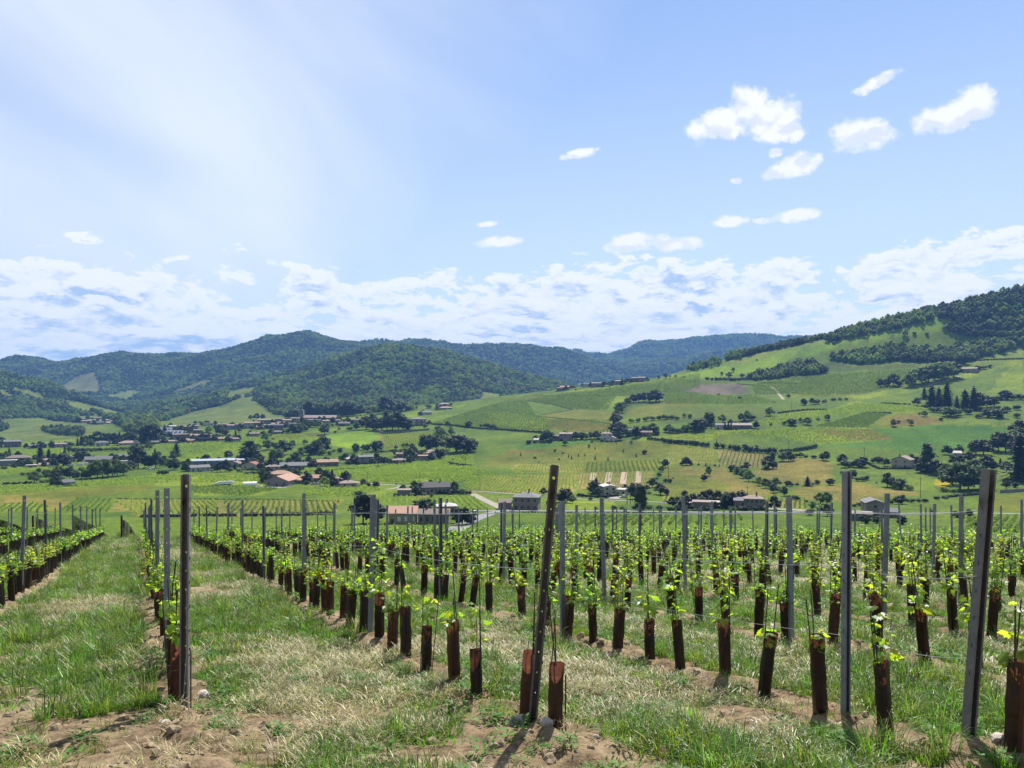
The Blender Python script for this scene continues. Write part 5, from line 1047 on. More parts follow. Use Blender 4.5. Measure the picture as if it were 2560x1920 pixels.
NKIND = {'bush': 'shrub', 'conifer': 'conifer', 'poplar': 'poplar', 'cypress': 'cypress', 'broad': 'tree', 'round': 'rounded tree'}
NTONE = {'dark': 'dark', 'mid': 'green', 'light': 'pale', 'con': 'blackish'}
for (c, phrase, lst) in TREES:
    cn = {}
    for e in sorted(lst, key=lambda q: q[0]):
        x, y, hp, kd, tn = e[:5]; key = (kd, tn); j = cn.get(key, 0); cn[key] = j + 1; tot = sum(1 for q in lst if (q[3], q[4]) == key)
        lab = '%s %s %s' % (NTONE[tn], NKIND[kd], phrase) if tot == 1 else '%s %s from left %s' % (ordn(j), NTONE[tn] + ' ' + NKIND[kd], phrase)
        tree(c, x, y, hp, kd, tn, lab, e[5] if len(e) > 5 else 1.0, 'trees ' + phrase)

# ------------------------------------------------------------------ hedges
def hedge(pts, h, wd, tone, label, name='hedge'):
    W = np.array([hc(*q)[:2] for q in pts]); L_ = 0; m_ = MB(); rg = random.Random(len(label) * 7 + int(abs(W[0][0])))
    dist = float(W[:, 1].mean()); st = max(.9, h * .55)
    for i in range(len(W) - 1):
        d = W[i+1] - W[i]; n = max(1, int(np.linalg.norm(d) / st))
        for k in range(n):
            q = W[i] + d * (k + rg.random() * .6) / n; s = h * rg.uniform(.75, 1.15); z = float(H(q[0], q[1]))
            cards(rg, m_, (q[0] + rg.gauss(0, wd * .15), q[1] + rg.gauss(0, wd * .15), z + s * .42), s * .52, 26 if dist < 700 else 12, s * .16 + .05)
    o = m_.mesh('hedge', FOLM[tone]); return tag(ob(name, o), label, 'hedge', 'hedges of the valley')
HEDGES = [
 ([('D',1040,402),('D',1250,402),('D',1470,402)],2.6,1.5,'con','black clipped hedge in front of the dark-roofed house'),
 ([('E',760,1262),('E',900,1272),('E',1180,1288)],1.8,1.2,'con','dark hedge in front of the white modern house'),
 ([('2',560,520),('2',700,530),('2',860,548),('2',1000,556),('2',1260,574)],3.0,2,'con','long dark hedge under the hillside vine plots'),
 ([('2',870,535),('2',910,538),('2',960,550)],5.5,3,'con','tall bushy hedge right of the manor'),
 ([('F',0,30),('F',200,50),('F',400,65),('F',600,92)],4.0,3,'con','left half of the long black hedge above the vine rows'),
 ([('F',700,112),('F',850,118),('F',1000,140),('F',1200,165),('F',1500,182)],6.0,4,'con','tall bushy half of the long black hedge above the vine rows'),
 ([('2',1890,612),('2',2000,622),('2',2212,642)],3.0,2,'con','dark hedge edge along the low rise'),
 ([('F',1530,160),('F',1700,150),('F',1850,130),('F',2020,105)],3.5,2,'dark','hedge running up along the emerald meadow'),
 ([('1',720,1098),('1',1200,1104),('1',1700,1110),('1',2090,1112)],.65,1,'dark','long low dark hedge above the striped field'),
 ([('1',1250,1208),('1',1460,1206)],1.7,1,'con','left stretch of the clipped black hedge below the striped field'),
 ([('1',870,1216),('1',1210,1210)],1.7,1,'con','clipped black hedge beyond the grass lane'),
 ([('1',1500,1206),('1',1780,1200),('1',2060,1196)],1.7,1,'con','clipped black hedge below the slanting vine rows'),
 ([('B',1220,1192),('B',1500,1175),('B',1800,1150),('B',2000,1132)],2.2,1.5,'con','black hedge in front of the long village roofs'),
 ([('C',1000,908),('C',1200,890),('C',1500,868)],2.5,2,'con','dark hedge behind the tower house'),
 ([('G',330,762),('G',400,795),('G',470,822)],1.8,1,'con','dark hedge slanting down to the gabled house'),
 ([('G',470,822),('G',700,822),('G',890,820)],1.5,1,'con','dark hedge in front of the gabled house'),
 ([('3',1250,817),('3',1320,818),('3',1400,822)],2.2,1.5,'con','short black hedge above the striped plot'),
 ([('3',700,822),('3',780,812),('3',880,802),('3',1000,800)],2.2,1.5,'dark','hedge rising along the hillside bank'),
 ([('3',1340,762),('3',1520,768)],2.2,1.5,'con','dark hedge left of the conifer group'),
 ([('3',1880,498),('3',2000,492),('3',2212,488)],2.5,2,'con','dark hedge under the lower right wood'),
 ([('3',255,612),('3',350,616),('3',440,620),('3',560,612)],5.0,4,'con','black hedge along the top of the brown plot'),
 ([('F',160,892),('F',500,905),('F',930,905)],1.6,1.2,'con','black hedge in front of the roadside sheds'),
 ([('A',40,1112),('A',200,1106),('A',430,1092)],1.8,1.2,'con','low dark hedge left of the tree belt'),
 ([('E',1950,1448),('E',2080,1446),('E',2212,1450)],2.0,1.5,'con','dark hedge along the road below the twin poplars'),
 ([('D',1780,662),('D',2000,652),('D',2212,650),('E',300,1492),('E',900,1488),('E',1500,1488),('E',2212,1496)],.8,1.0,'dark','low grassy bank along the near side of the main road'),
 ([('2',940,398),('2',990,425),('2',1060,446),('2',1300,478),('2',1700,522)],.9,.8,'dark','thin dark hedge line crossing the hillside plots'),
 ([('2',1150,372),('2',1300,395),('2',1430,428),('2',1230,462)],.9,.8,'dark','thin dark hedge line bending round the upper hillside plot'),
 ([('2',1200,345),('2',1400,340),('2',1650,343),('2',1800,300)],.9,.8,'dark','thin dark hedge line below the ridge hamlet'),
 ([('2',770,480),('2',880,508)],.9,.8,'dark','short dark hedge line above the manor'),
 ([('3',450,640),('3',620,655),('3',660,655)],1.2,1,'dark','thin hedge line beside the brown plot'),
 ([('3',590,635),('3',850,640)],1.2,1,'dark','thin hedge line below the black clump on the hillside'),
 ([('C',1890,1048),('C',2050,1080),('C',2212,1092)],2.0,2,'con','dark bank at the edge of the bush vines'),
 ([('C',0,1168),('C',300,1150),('C',560,1120),('C',640,1130),('C',1130,1068)],1.2,1,'dark','dark furrow between two bush-vine fields'),
 ([('1',400,940),('1',700,935)],.7,.6,'mid','x'),
 ([('G',1640,1130),('G',1400,1150),('G',1200,1170)],1.5,1.5,'con','dark wall of bushes along the right-hand lane'),
]
for h_ in HEDGES:
    if h_[4] != 'x': hedge(*h_)
M_WALL = plain('drystone', (.20, .18, .15), .95, .3, 2)
def stonewall(pts, h, label):
    for_ = np.array([hc(*q)[:2] for q in pts]); m_ = MB()
    for i in range(len(for_) - 1):
        n = max(1, int(np.linalg.norm(for_[i+1] - for_[i]) / 3)); d = (for_[i+1] - for_[i]) / n; an = math.atan2(d[1], d[0]); L_ = np.linalg.norm(d); s = np.array([-math.sin(an), math.cos(an)]) * .25
        for k in range(n):
            a = for_[i] + d * k; b2 = a + d * 1.003; za, zb = float(H(*a)) - .6, float(H(*b2)) - .6; t_ = h + .6
            m_.add([(*(a - s), za), (*(b2 - s), zb), (*(b2 + s), zb), (*(a + s), za), (*(a - s), za + t_), (*(b2 - s), zb + t_), (*(b2 + s), zb + t_), (*(a + s), za + t_)], [(0,3,2,1),(4,5,6,7),(0,1,5,4),(1,2,6,5),(2,3,7,6),(3,0,4,7)])
    tag(ob('garden_wall', m_.mesh('garden_wall', M_WALL)), label, 'wall')
stonewall([('C',900,602),('C',1060,662),('C',1280,650),('C',1420,628),('C',1650,608)], 2.2, 'grey stone garden wall below the manor')
stonewall([('G',1900,1105),('G',2180,1088)], 1.8, 'pale stone wall behind the right end post')
# ------------------------------------------------------------------ buildings
WALL = {k: plain('wall_' + k, c, .9, .12, .6, bump=.2) for k, c in dict(cream=(0.376,0.321,0.243), white=(0.473,0.455,0.419), stone=(0.207,0.176,0.143), pink=(0.316,0.237,0.188), grey=(0.200,0.203,0.207), brown=(0.170,0.130,0.100), mauve=(0.243,0.200,0.188), ochre=(0.334,0.261,0.176), blue=(0.134,0.173,0.218), dark=(0.036,0.036,0.039), lemon=(0.449,0.425,0.303)).items()}
ROOF = {k: plain('roof_' + k, c, .85, .2, .8, bump=.4) for k, c in dict(orange=(0.303,0.173,0.116), brown=(.15,.108,.088), grey=(0.121,0.121,0.125), beige=(.225,.170,.138), red=(0.200,0.057,0.043), pale=(0.400,0.376,0.346), slate=(0.085,0.088,0.097), dark=(0.046,0.043,0.043), steel=(0.243,0.273,0.303)).items()}
M_GLASS = plain('window_glass', (.035, .042, .05), .15, .2, 2); M_GLASS2 = plain('window_pale', (.62, .64, .66), .3, .1, 2); M_DOOR = plain('door_dark', (.07, .06, .05), .7, .2, 2); M_SHUT = plain('shutter', (.30, .31, .30), .7, .2, 2); M_SOLAR = plain('solar_panel', (.022, .03, .07), .15, .1, 1, metal=.2)
UW = MB().box(-.5, .5, -.06, .05, 0, 1).mesh('window', M_GLASS); UW2 = MB().box(-.5, .5, -.06, .05, 0, 1).mesh('window_pale', M_GLASS2)
UFR = MB().box(-.56, .56, -.03, .0, -.06, .0).box(-.56, .56, -.03, .0, 1, 1.05).box(-.56, -.5, -.03, .0, 0, 1).box(.5, .56, -.03, .0, 0, 1).mesh('window_frame', M_SHUT)
UD = MB().box(-.5, .5, -.07, .05, 0, 1).mesh('door', M_DOOR)
def roof_slabs(w_, d_, h, rise, ov, axis, hip, th=.22):
    """tiled roof: two slabs, or four when hipped"""
    m_ = MB(); a, b_ = w_ / 2 + ov, d_ / 2 + ov
    if axis == 'y': a, b_ = b_, a
    e = h - rise * ov / (b_ - ov) ; rg_ = a - (b_ * .95 if hip else 0); rg_ = max(rg_, .25)
    top = h + rise
    if hip:
        V = [(-a,-b_,e),(a,-b_,e),(a,b_,e),(-a,b_,e),(-rg_,0,top),(rg_,0,top)]; V2 = [(x, y, z - th) for x, y, z in V[:4]]
        V += V2; Fs = [(0,1,5,4),(1,2,5),(2,3,4,5),(3,0,4),(1,0,6,7),(2,1,7,8),(3,2,8,9),(0,3,9,6),(6,9,8,7)]
    else:
        V = [(-a,-b_,e),(a,-b_,e),(a,0,top),(-a,0,top),(-a,b_,e),(a,b_,e)]; V += [(x, y, z - th) for x, y, z in V]
        Fs = [(0,1,2,3),(3,2,5,4),(7,6,9,8),(8,9,10,11),(1,0,6,7),(4,5,11,10),(0,3,9,6),(3,4,10,9),(2,1,7,8),(5,2,8,11)]
    if axis == 'y': V = [(-y, x, z) for x, y, z in V]
    return m_.add(V, Fs)
HS = []
def house(c, x, y, wp, hp, label, wall='cream', roof='brown', yaw=0, dep=None, axis='x', hip=False, pitch=.36, win=None, chim=1, name='house', cat='house', group=None, side=True, pale=False, flat=False, ov=.45, door=True):
    px, py = cp(c, x, y); P = hit(px, py); D = P[1]; sc = CR[c][2] * D / F; w_ = wp * sc / max(.75, math.cos(R(yaw))); h = max(2.3, hp * sc); d_ = dep or min(max(6.5, w_ * .62), 13)
    th = -math.atan2(P[0], P[1]) + R(yaw); ctr = np.array([P[0] - math.sin(th) * d_ / 2, P[1] + math.cos(th) * d_ / 2])
    root = ob(name, None, loc=(ctr[0], ctr[1], min(P[2], float(H(*ctr)))), rot=(0, 0, th)); tag(root, label, cat, group)
    HS.append((ctr, th, w_, d_, D))
    a, b_ = w_ / 2, d_ / 2; span = b_ if axis == 'x' else a; rise = pitch * span if not flat else 0; zb = -2.0
    m_ = MB()
    if flat or hip: m_.box(-a, a, -b_, b_, zb, h)
    elif axis == 'x':
        m_.add([(-a,-b_,zb),(-a,b_,zb),(-a,b_,h),(-a,0,h+rise),(-a,-b_,h),(a,-b_,zb),(a,b_,zb),(a,b_,h),(a,0,h+rise),(a,-b_,h)], [(4,3,2,1,0),(5,6,7,8,9),(0,5,9,4),(6,1,2,7),(4,9,8,3),(3,8,7,2)])
    else:
        m_.add([(-a,-b_,zb),(a,-b_,zb),(a,-b_,h),(0,-b_,h+rise),(-a,-b_,h),(-a,b_,zb),(a,b_,zb),(a,b_,h),(0,b_,h+rise),(-a,b_,h)], [(0,1,2,3,4),(9,8,7,6,5),(1,6,7,2),(5,0,4,9),(2,7,8,3),(3,8,9,4)])
    ob('wall', m_.mesh('wall', WALL[wall]), root)
    if flat: rf = ob('roof', MB().box(-a - .2, a + .2, -b_ - .2, b_ + .2, h + .003, h + .3).mesh('roof', ROOF[roof]), root)
    else: rf = ob('roof', roof_slabs(w_, d_, h + .24, rise, ov, axis, hip).mesh('roof', ROOF[roof]), root)
    rg = random.Random(int(x * 7 + y)); st = 2 if h > 4.6 else 1
    if chim and not flat and D < 900:
        q = rg.uniform(-.3, .3); ob('chimney', MB().box(-.3, .3, -.35, .35, 0, 1.5 + rise * .5).box(-.36, .36, -.41, .41, 1.5 + rise * .5, 1.62 + rise * .5).mesh('chimney', WALL['brown']), rf, loc=(a * q * 1.5, .2, h + rise * .55))
    if win is None: win = max(1, int(w_ / 3.2))
    if win and D < 1250:
        fh = h / st; us = [(-a + w_ * (i + .5) / win) for i in range(win)]
        dj = rg.randrange(win) if door and D < 800 else -1
        for s in range(st):
            for i, ux in enumerate(us):
                if s == 0 and i == dj: ob('door', UD, root, loc=(ux, -b_, 0), scale=(1.1, 1, min(2.1, fh * .8))); continue
                wn = ob('window', UW2 if pale else UW, root, loc=(ux, -b_, s * fh + fh * .34), scale=(1.05, 1, fh * .42))
                if D < 520: ob('window_frame', UFR, wn)
        if side and d_ > 5 and D < 700:
            for sx in (-1, 1):
                ob('window', UW2 if pale else UW, root, loc=(sx * a, 0, (st - 1) * fh + fh * .34), rot=(0, 0, sx * math.pi / 2), scale=(1.0, 1, fh * .42))
    return root, w_, d_, h, rise
def row_of(c, phrase, lst, group):
    """a street of small houses told apart by colour and place"""
    seen = {}; tot = {}; out_ = []
    for e in lst:
        n = round(e[2] / 95) if c == 'B' and e[2] > 150 and 'town' in phrase else 1
        for q in range(n):
            kw = dict(e[6]) if len(e) > 6 else {}
            if n > 1:
                kw['win'] = 3; kw['yaw'] = [-9, 7, -3, 12][q % 4]; out_.append((e[0] - e[2] / 2 + e[2] * (q + .5) / n, e[1] + [0, 5, -4, 2][q % 4], e[2] / n * 1.02, e[3] * [1, .84, 1.12, .92][(q + int(e[0])) % 4], [e[4], 'mauve', 'cream', 'pink'][(q + int(e[1])) % 4], [e[5], 'beige', 'brown', 'orange'][(q * 3 + int(e[0])) % 4], kw))
            else: out_.append(tuple(e[:6]) + (kw,))
    lst = out_
    for e in lst: tot[(e[4], e[5])] = tot.get((e[4], e[5]), 0) + 1
    for e in sorted(lst, key=lambda q: q[0]):
        x, y, wp, hp, wl, rf = e[:6]; k = (wl, rf); j = seen.get(k, 0); seen[k] = j + 1
        base = '%s house with %s roof' % (dict(dark='black', lemon='pale yellow').get(wl, wl), rf); lab = '%s %s' % (base, phrase) if tot[k] == 1 else '%s %s from left %s' % (ordn(j), base, phrase)
        kw = e[6] if len(e) > 6 else {}; house(c, x, y, wp, hp, lab, wl, rf, group=group, **kw)
# near the vineyard's foot
house('D',560,800,360,150,'stone farmhouse with orange tiles and two pale windows behind the posts','ochre','orange',yaw=-4,dep=11,win=4,pale=True,pitch=.33,chim=0)
house('D',965,800,400,140,'low wing with a grey-brown roof joined to the orange-roofed farmhouse','stone','brown',yaw=-4,dep=8,win=5,pitch=.30)
house('D',1150,690,250,130,'taller pale grey house with flat hip roof behind the farm wing','mauve','pale',yaw=6,hip=True,win=2,pitch=.3)
house('D',1000,402,370,95,'wide cream house with a dark slate roof above the clipped hedge','mauve','dark',yaw=10,dep=11,win=7,pitch=.45)
house('D',577,418,165,72,'small blue-grey shed with a flat pink roof','grey','beige',yaw=-6,dep=6,win=0,chim=0,name='shed',cat='shed',pitch=.15)
house('E',70,1453,330,175,'big dark stone house with two rows of windows beside the junction','stone','grey',yaw=-8,dep=10,win=4,hip=True,pitch=.32)
house('D',1915,608,165,95,'low stone barn joined to the left of the big stone house','stone','brown',yaw=4,dep=7,win=1,chim=0,name='barn',cat='barn')
house('E',1190,1258,165,120,'white modern house with a pale pitched roof left of its garage','lemon','pale',yaw=18,dep=9,axis='y',win=2,pitch=.22)
house('E',1325,1262,130,80,'pale yellow garage wing with black door and white lower wall','lemon','pale',yaw=-14,dep=8,win=2,flat=True)
house('F',490,918,205,115,'dark stone shed with flat tiled roof by the road','stone','beige',yaw=0,dep=7,win=0,chim=0,name='shed',cat='shed',pitch=.12)
house('F',680,875,150,42,'low pale lean-to right of the roadside stone shed','grey','pale',yaw=0,dep=6,win=2,chim=0,name='shed',cat='shed',pitch=.12)
house('F',280,885,170,28,'long low shed with a pale roof at the roadside','grey','pale',dep=6,win=0,chim=0,name='shed',cat='shed',flat=True)
house('F',1000,915,140,125,'brown stone outbuilding with grey roof beside the pink-roofed house','stone','grey',yaw=3,dep=8,win=2,chim=0,pitch=.25)
house('F',1190,920,230,150,'tall stone house with a pink hipped roof behind a line post','stone','beige',yaw=6,hip=True,win=4)
house('G',420,1385,200,170,'grey boarded barn with a gable end and dark opening','mauve','grey',yaw=12,dep=10,axis='y',win=1,chim=0,name='barn',cat='barn')
house('G',240,1440,240,95,'low building with flat terracotta roof before the grey barn','stone','beige',yaw=0,dep=8,win=2,chim=0,name='shed',cat='shed',pitch=.10)
house('G',600,1400,130,75,'dark lean-to on the right side of the grey barn','brown','slate',yaw=-6,dep=7,win=0,chim=0,name='shed',cat='shed',pitch=.3)
house('G',715,808,195,95,'cream gabled house with pink roof and four windows below the emerald meadow','cream','beige',yaw=-14,dep=13,axis='y',win=2,pitch=.42)
house('G',1390,665,80,14,'grey roof showing above the dark grove','grey','pale',dep=8,win=0,chim=0)
# winery
house('B',1640,1342,290,70,'orange-roofed winery barn with three dark doors in its gable','mauve','orange',yaw=-22,dep=24,axis='y',win=3,pitch=.40,chim=0)
house('B',1860,1315,220,42,'low orange-roofed wing right of the winery barn','mauve','orange',yaw=-6,dep=10,win=3,chim=0,pitch=.3)
house('B',2090,1292,250,50,'long orange-roofed house at the right end of the winery','mauve','orange',yaw=-4,dep=10,win=5,pitch=.35)
house('B',1700,1235,300,40,'orange hipped roof rising behind the winery barn','brown','orange',yaw=6,dep=11,hip=True,win=0,chim=1)
house('C',440,1312,150,60,'cream house with a pale hipped roof behind a narrow cypress','cream','beige',yaw=10,hip=True,win=2)
house('C',590,1358,220,48,'cream garage block with hipped roof before the lane','cream','beige',yaw=4,hip=True,dep=8,win=2)
# the village strip
row_of('C','above the bush vines',[(320,1098,265,70,'brown','orange',dict(yaw=14,win=3)),(640,1045,170,60,'grey','pale',dict(yaw=-20,win=2)),(820,1050,190,90,'grey','grey',dict(yaw=16,win=2)),(1290,968,150,45,'brown','brown',dict(win=2)),(1250,1045,190,42,'ochre','beige',dict(hip=True,win=2)),(1565,1012,120,66,'stone','orange',dict(win=0,chim=0,pitch=.2)),(130,1092,150,30,'grey','pale',dict(win=2)),(1440,965,100,45,'grey','grey',dict(axis='y',win=1))],'village houses above the bush vines')
house('C',1685,1000,105,88,'white two-storey house with a small square roof turret','white','beige',yaw=16,axis='y',win=1,dep=8,chim=0,pitch=.3)
house('C',1672,985,100,100,'hipped turret roof behind the white two-storey house','brown','beige',yaw=4,hip=True,dep=7,win=0,chim=0)
row_of('B','right of the grey warehouse',[(640,1148,240,52,'white','grey',dict(yaw=16,win=4)),(1280,1135,205,60,'lemon','red',dict(yaw=-30,axis='y',win=2)),(1065,1095,170,45,'cream','brown',dict(yaw=-28,axis='y',win=2)),(1590,1135,180,40,'cream','beige',dict(hip=True,win=2)),(1860,1118,340,32,'grey','grey',dict(win=6)),(2090,1085,190,36,'mauve','brown',dict(win=3)),(1430,1085,130,32,'grey','grey',dict(yaw=10)),(1480,1110,90,20,'white','pale',dict(win=0,chim=0))],'village houses right of the warehouse')
house('B',880,1070,660,62,'long blue-grey flat-roofed warehouse','blue','steel',yaw=3,dep=26,win=0,chim=0,flat=True,name='warehouse',cat='warehouse')
row_of('A','among the trees of the left village',[(165,622,195,72,'brown','grey',dict(win=5)),(440,638,95,36,'grey','grey',dict()),(560,638,95,40,'grey','slate',dict()),(800,628,130,45,'pink','beige',dict(win=2)),(1345,608,150,46,'white','grey',dict(hip=True,win=3)),(1700,595,250,26,'cream','beige',dict(hip=True,win=5)),(100,865,220,70,'grey','pale',dict(flat=True,win=0)),(240,795,280,30,'mauve','brown',dict(hip=True,win=5)),(590,888,130,38,'ochre','beige',dict(win=2)),(575,830,100,30,'mauve','beige',dict()),(415,898,130,24,'dark','pale',dict(flat=True,win=0)),(1640,805,210,58,'grey','grey',dict(yaw=-14,win=3)),(1660,840,150,24,'white','pale',dict(flat=True,win=0)),(1300,830,320,42,'brown','slate',dict(win=5)),(930,805,80,52,'grey','steel',dict(axis='y',win=1))],'left village houses')
house('A',915,1128,130,46,'small stone hut with a grey roof alone in the vines','stone','slate',yaw=24,dep=6,win=0,chim=0,name='stone_hut',cat='hut',pitch=.5)
# the town round the church
row_of('B','in the town left of the church',[(40,790,90,26,'mauve','grey',dict()),(230,775,230,30,'cream','pale',dict(win=4)),(480,765,200,32,'cream','beige',dict(win=3)),(510,705,230,38,'mauve','beige',dict(win=3)),(720,705,180,40,'brown','brown',dict(win=3)),(700,762,140,46,'dark','dark',dict(flat=True,win=0)),(880,745,200,42,'mauve','beige',dict(win=4)),(1070,755,165,45,'pink','beige',dict(hip=True,win=2)),(340,705,120,40,'mauve','brown',dict()),(470,605,260,50,'grey','grey',dict(win=6)),(750,550,110,34,'white','pale',dict(flat=True,win=1)),(270,585,80,28,'mauve','pale',dict()),(610,645,110,32,'brown','grey',dict()),(1050,595,330,58,'grey','grey',dict(win=9)),(940,590,130,60,'mauve','slate',dict(win=4)),(1275,585,120,72,'cream','beige',dict(win=3)),(1370,575,100,66,'mauve','beige',dict(win=3)),(1450,525,120,50,'pink','beige',dict(win=3)),(1530,590,110,48,'grey','grey',dict(win=2)),(1560,520,100,46,'mauve','beige',dict(win=2)),(1620,565,90,40,'cream','beige',dict(win=2)),(1665,605,120,60,'brown','slate',dict(win=3)),(1700,548,90,40,'pink','brown',dict(win=2)),(1780,520,320,58,'mauve','brown',dict(win=10)),(1850,565,90,40,'cream','brown',dict(win=2)),(1420,600,90,36,'brown','beige',dict(win=2)),(1350,692,130,38,'pink','brown',dict(win=4)),(1650,655,110,28,'mauve','grey',dict(win=2)),(1950,632,80,14,'white','pale',dict(win=0)),(1870,642,60,12,'white','beige',dict(win=0))],'town houses below the church')
row_of('C','between the church and the manor',[(300,515,100,28,'mauve','beige',dict()),(420,505,110,26,'brown','brown',dict()),(530,552,145,32,'brown','slate',dict(win=3)),(680,505,115,34,'cream','brown',dict(win=2)),(210,500,60,14,'white','pale',dict(flat=True,win=0)),(880,500,70,30,'pink','beige',dict())],'houses between church and manor')
house('C',1490,548,220,85,'manor of grey stone with three pale windows beside the dark clump','stone','grey',yaw=-8,dep=11,win=4,pale=True,hip=True,pitch=.28)
house('C',1630,405,115,34,'white gabled house with grey roof on the lane above the manor','white','grey',yaw=24,dep=11,win=2)
house('C',1850,300,150,34,'pink house with a hipped roof on the skyline above the manor','pink','beige',yaw=6,hip=True,win=3)
house('C',1862,335,170,20,'low pale-roofed annex below the pink skyline house','pink','beige',hip=True,win=0,chim=0)
for i, (x, y, w_, lab) in enumerate([(150,650,150,'left building with slanting solar roof in the town'),(270,690,200,'right building with striped solar roof in the town')]):
    rt, ww, dd_, hh_, rr_ = house('B',x,y,w_,28,lab,'mauve','steel',yaw=-24,dep=16,win=0,chim=0,pitch=.55)
    for s in range(4):
        ob('solar_panel', MB().box(-ww/2 + ww * (s + .08) / 4, -ww/2 + ww * (s + .80) / 4, -dd_ * .46, -dd_ * .06, 0, .1).mesh('solar_panel', M_SOLAR), rt, loc=(0, 0, hh_ + .36), rot=(0, 0, 0)).matrix_local = Matrix.Translation((0, -dd_ / 2, hh_ + .24 + .10)) @ Matrix.Rotation(math.atan(.55), 4, 'X') @ Matrix.Translation((0, dd_ / 2, 0))
# hillside houses
row_of('E','on the hillside above the emerald strip',[(600,530,170,85,'mauve','beige',dict(yaw=-12,win=3)),(470,532,130,58,'stone','brown',dict(win=2)),(1150,535,130,92,'white','beige',dict(yaw=10,hip=True,win=2)),(1205,545,130,42,'white','pale',dict(yaw=-8,win=1,axis='y')),(1318,425,70,62,'grey','pale',dict(flat=True,win=1)),(1460,475,115,80,'grey','grey',dict(win=2)),(1660,475,160,48,'mauve','brown',dict(win=4)),(215,555,60,16,'white','pale',dict(win=0))],'hillside houses above the emerald strip')
row_of('3','in the pair on the right hillside',[(365,915,95,22,'white','grey',dict(win=3)),(480,915,110,22,'brown','beige',dict(win=3))],'pair of low hillside houses')
house('3',1870,568,90,22,'long pink farm building high on the right hillside','pink','beige',yaw=-6,dep=10,win=3)
row_of('H','in the hamlet on the ridge',[(60,925,120,44,'brown','orange',dict(win=2)),(0,935,80,40,'brown','brown',dict()),(265,878,80,32,'mauve','beige',dict()),(345,880,80,42,'white','brown',dict()),(480,880,130,48,'mauve','grey',dict(win=3)),(770,848,90,42,'mauve','beige',dict()),(990,812,90,48,'brown','beige',dict()),(1075,808,95,50,'mauve','beige',dict())],'ridge hamlet houses')
row_of('A','in the hamlet below the left hill',[(1095,262,60,18,'pink','beige'),(1140,302,100,26,'cream','beige'),(1220,292,75,26,'mauve','beige'),(1245,322,85,22,'grey','grey'),(1290,262,75,26,'mauve','brown'),(1320,322,85,26,'mauve','grey'),(1350,292,60,20,'grey','pale'),(1420,312,60,16,'white','pale'),(1450,292,100,26,'cream','orange'),(1490,302,60,26,'pink','orange'),(1720,342,50,16,'mauve','grey'),(1850,282,75,22,'mauve','beige')],'hamlet houses below the left hill')
# church
P = hc('B',1960,505); sc = .18987 * P[1] / F; thc = -math.atan2(P[0], P[1]) + R(-14)
root = ob('church', None, loc=tuple(P), rot=(0, 0, thc)); tag(root, 'pale stone church with square tower and dark spire above the town', 'church')
tw = 62 * sc; th_ = 150 * sc; m_st = WALL['cream']
ob('tower', MB().box(-tw/2, tw/2, 0, tw, -3, th_).box(-tw/2 - .3, tw/2 + .3, -.3, tw + .3, th_ * .97, th_ * 1.0 + .25).box(-tw/2 - .15, tw/2 + .15, -.15, tw + .15, th_ * .62, th_ * .65).mesh('tower', WALL['mauve']), root)
e = tw / 2 + .2; sp = ob('spire', MB().add([(-e, -.2, th_ + .26), (e, -.2, th_ + .26), (e, tw + .2, th_ + .26), (-e, tw + .2, th_ + .26), (-e * .42, tw/2 - e * .42, th_ + 25 * sc), (e * .42, tw/2 - e * .42, th_ + 25 * sc), (e * .42, tw/2 + e * .42, th_ + 25 * sc), (-e * .42, tw/2 + e * .42, th_ + 25 * sc), (0, tw / 2, th_ + 100 * sc)], [(0,1,5,4),(1,2,6,5),(2,3,7,6),(3,0,4,7),(4,5,8),(5,6,8),(6,7,8),(7,4,8),(3,2,1,0)]).mesh('spire', ROOF['slate']), root)
ob('cross', MB().box(-.08, .08, tw/2 - .08, tw/2 + .08, th_ + 99 * sc, th_ + 112 * sc).box(-.7, .7, tw/2 - .07, tw/2 + .07, th_ + 106 * sc, th_ + 107.5 * sc).mesh('cross', M_IRON), sp)
for s in (-.22, .22): ob('belfry_opening', UD, root, loc=(tw * s, 0, th_ * .70), scale=(tw * .2, 1, th_ * .2))
NL = 420 * sc; nh = 62 * sc; nw = 14
ob('nave', MB().add([(tw/2, 2, -3), (tw/2 + NL, 2, -3), (tw/2 + NL, 2 + nw, -3), (tw/2, 2 + nw, -3), (tw/2, 2, nh), (tw/2 + NL, 2, nh), (tw/2 + NL, 2 + nw, nh), (tw/2, 2 + nw, nh), (tw/2, 2 + nw/2, nh + 3.4), (tw/2 + NL, 2 + nw/2, nh + 3.4)], [(3,2,1,0),(0,1,5,4),(2,3,7,6),(1,2,6,9,5),(3,0,4,8,7),(4,5,9,8),(7,8,9,6)]).mesh('nave', WALL['mauve']), root)
ob('nave_roof', roof_slabs(NL, nw, nh + .25, 3.4, .5, 'x', False).mesh('nave_roof', ROOF['beige']), root, loc=(tw/2 + NL/2 + .3, 2 + nw/2, 0))
ob('aisle', MB().box(tw/2 + 2, tw/2 + NL * .86, -4, 1.9, -3, nh * .52).mesh('aisle', WALL['brown']), root); ob('aisle_roof', MB().add([(tw/2 + 1.6, -4.4, nh * .52), (tw/2 + NL * .865, -4.4, nh * .52), (tw/2 + NL * .865, 1.95, nh * .75), (tw/2 + 1.6, 1.95, nh * .75), (tw/2 + 1.6, -4.4, nh * .52 + .25), (tw/2 + NL * .865, -4.4, nh * .52 + .25), (tw/2 + NL * .865, 1.95, nh * .75 + .25), (tw/2 + 1.6, 1.95, nh * .75 + .25)], [(0,3,2,1),(4,5,6,7),(0,1,5,4),(1,2,6,5),(2,3,7,6),(3,0,4,7)]).mesh('aisle_roof', ROOF['brown']), root)
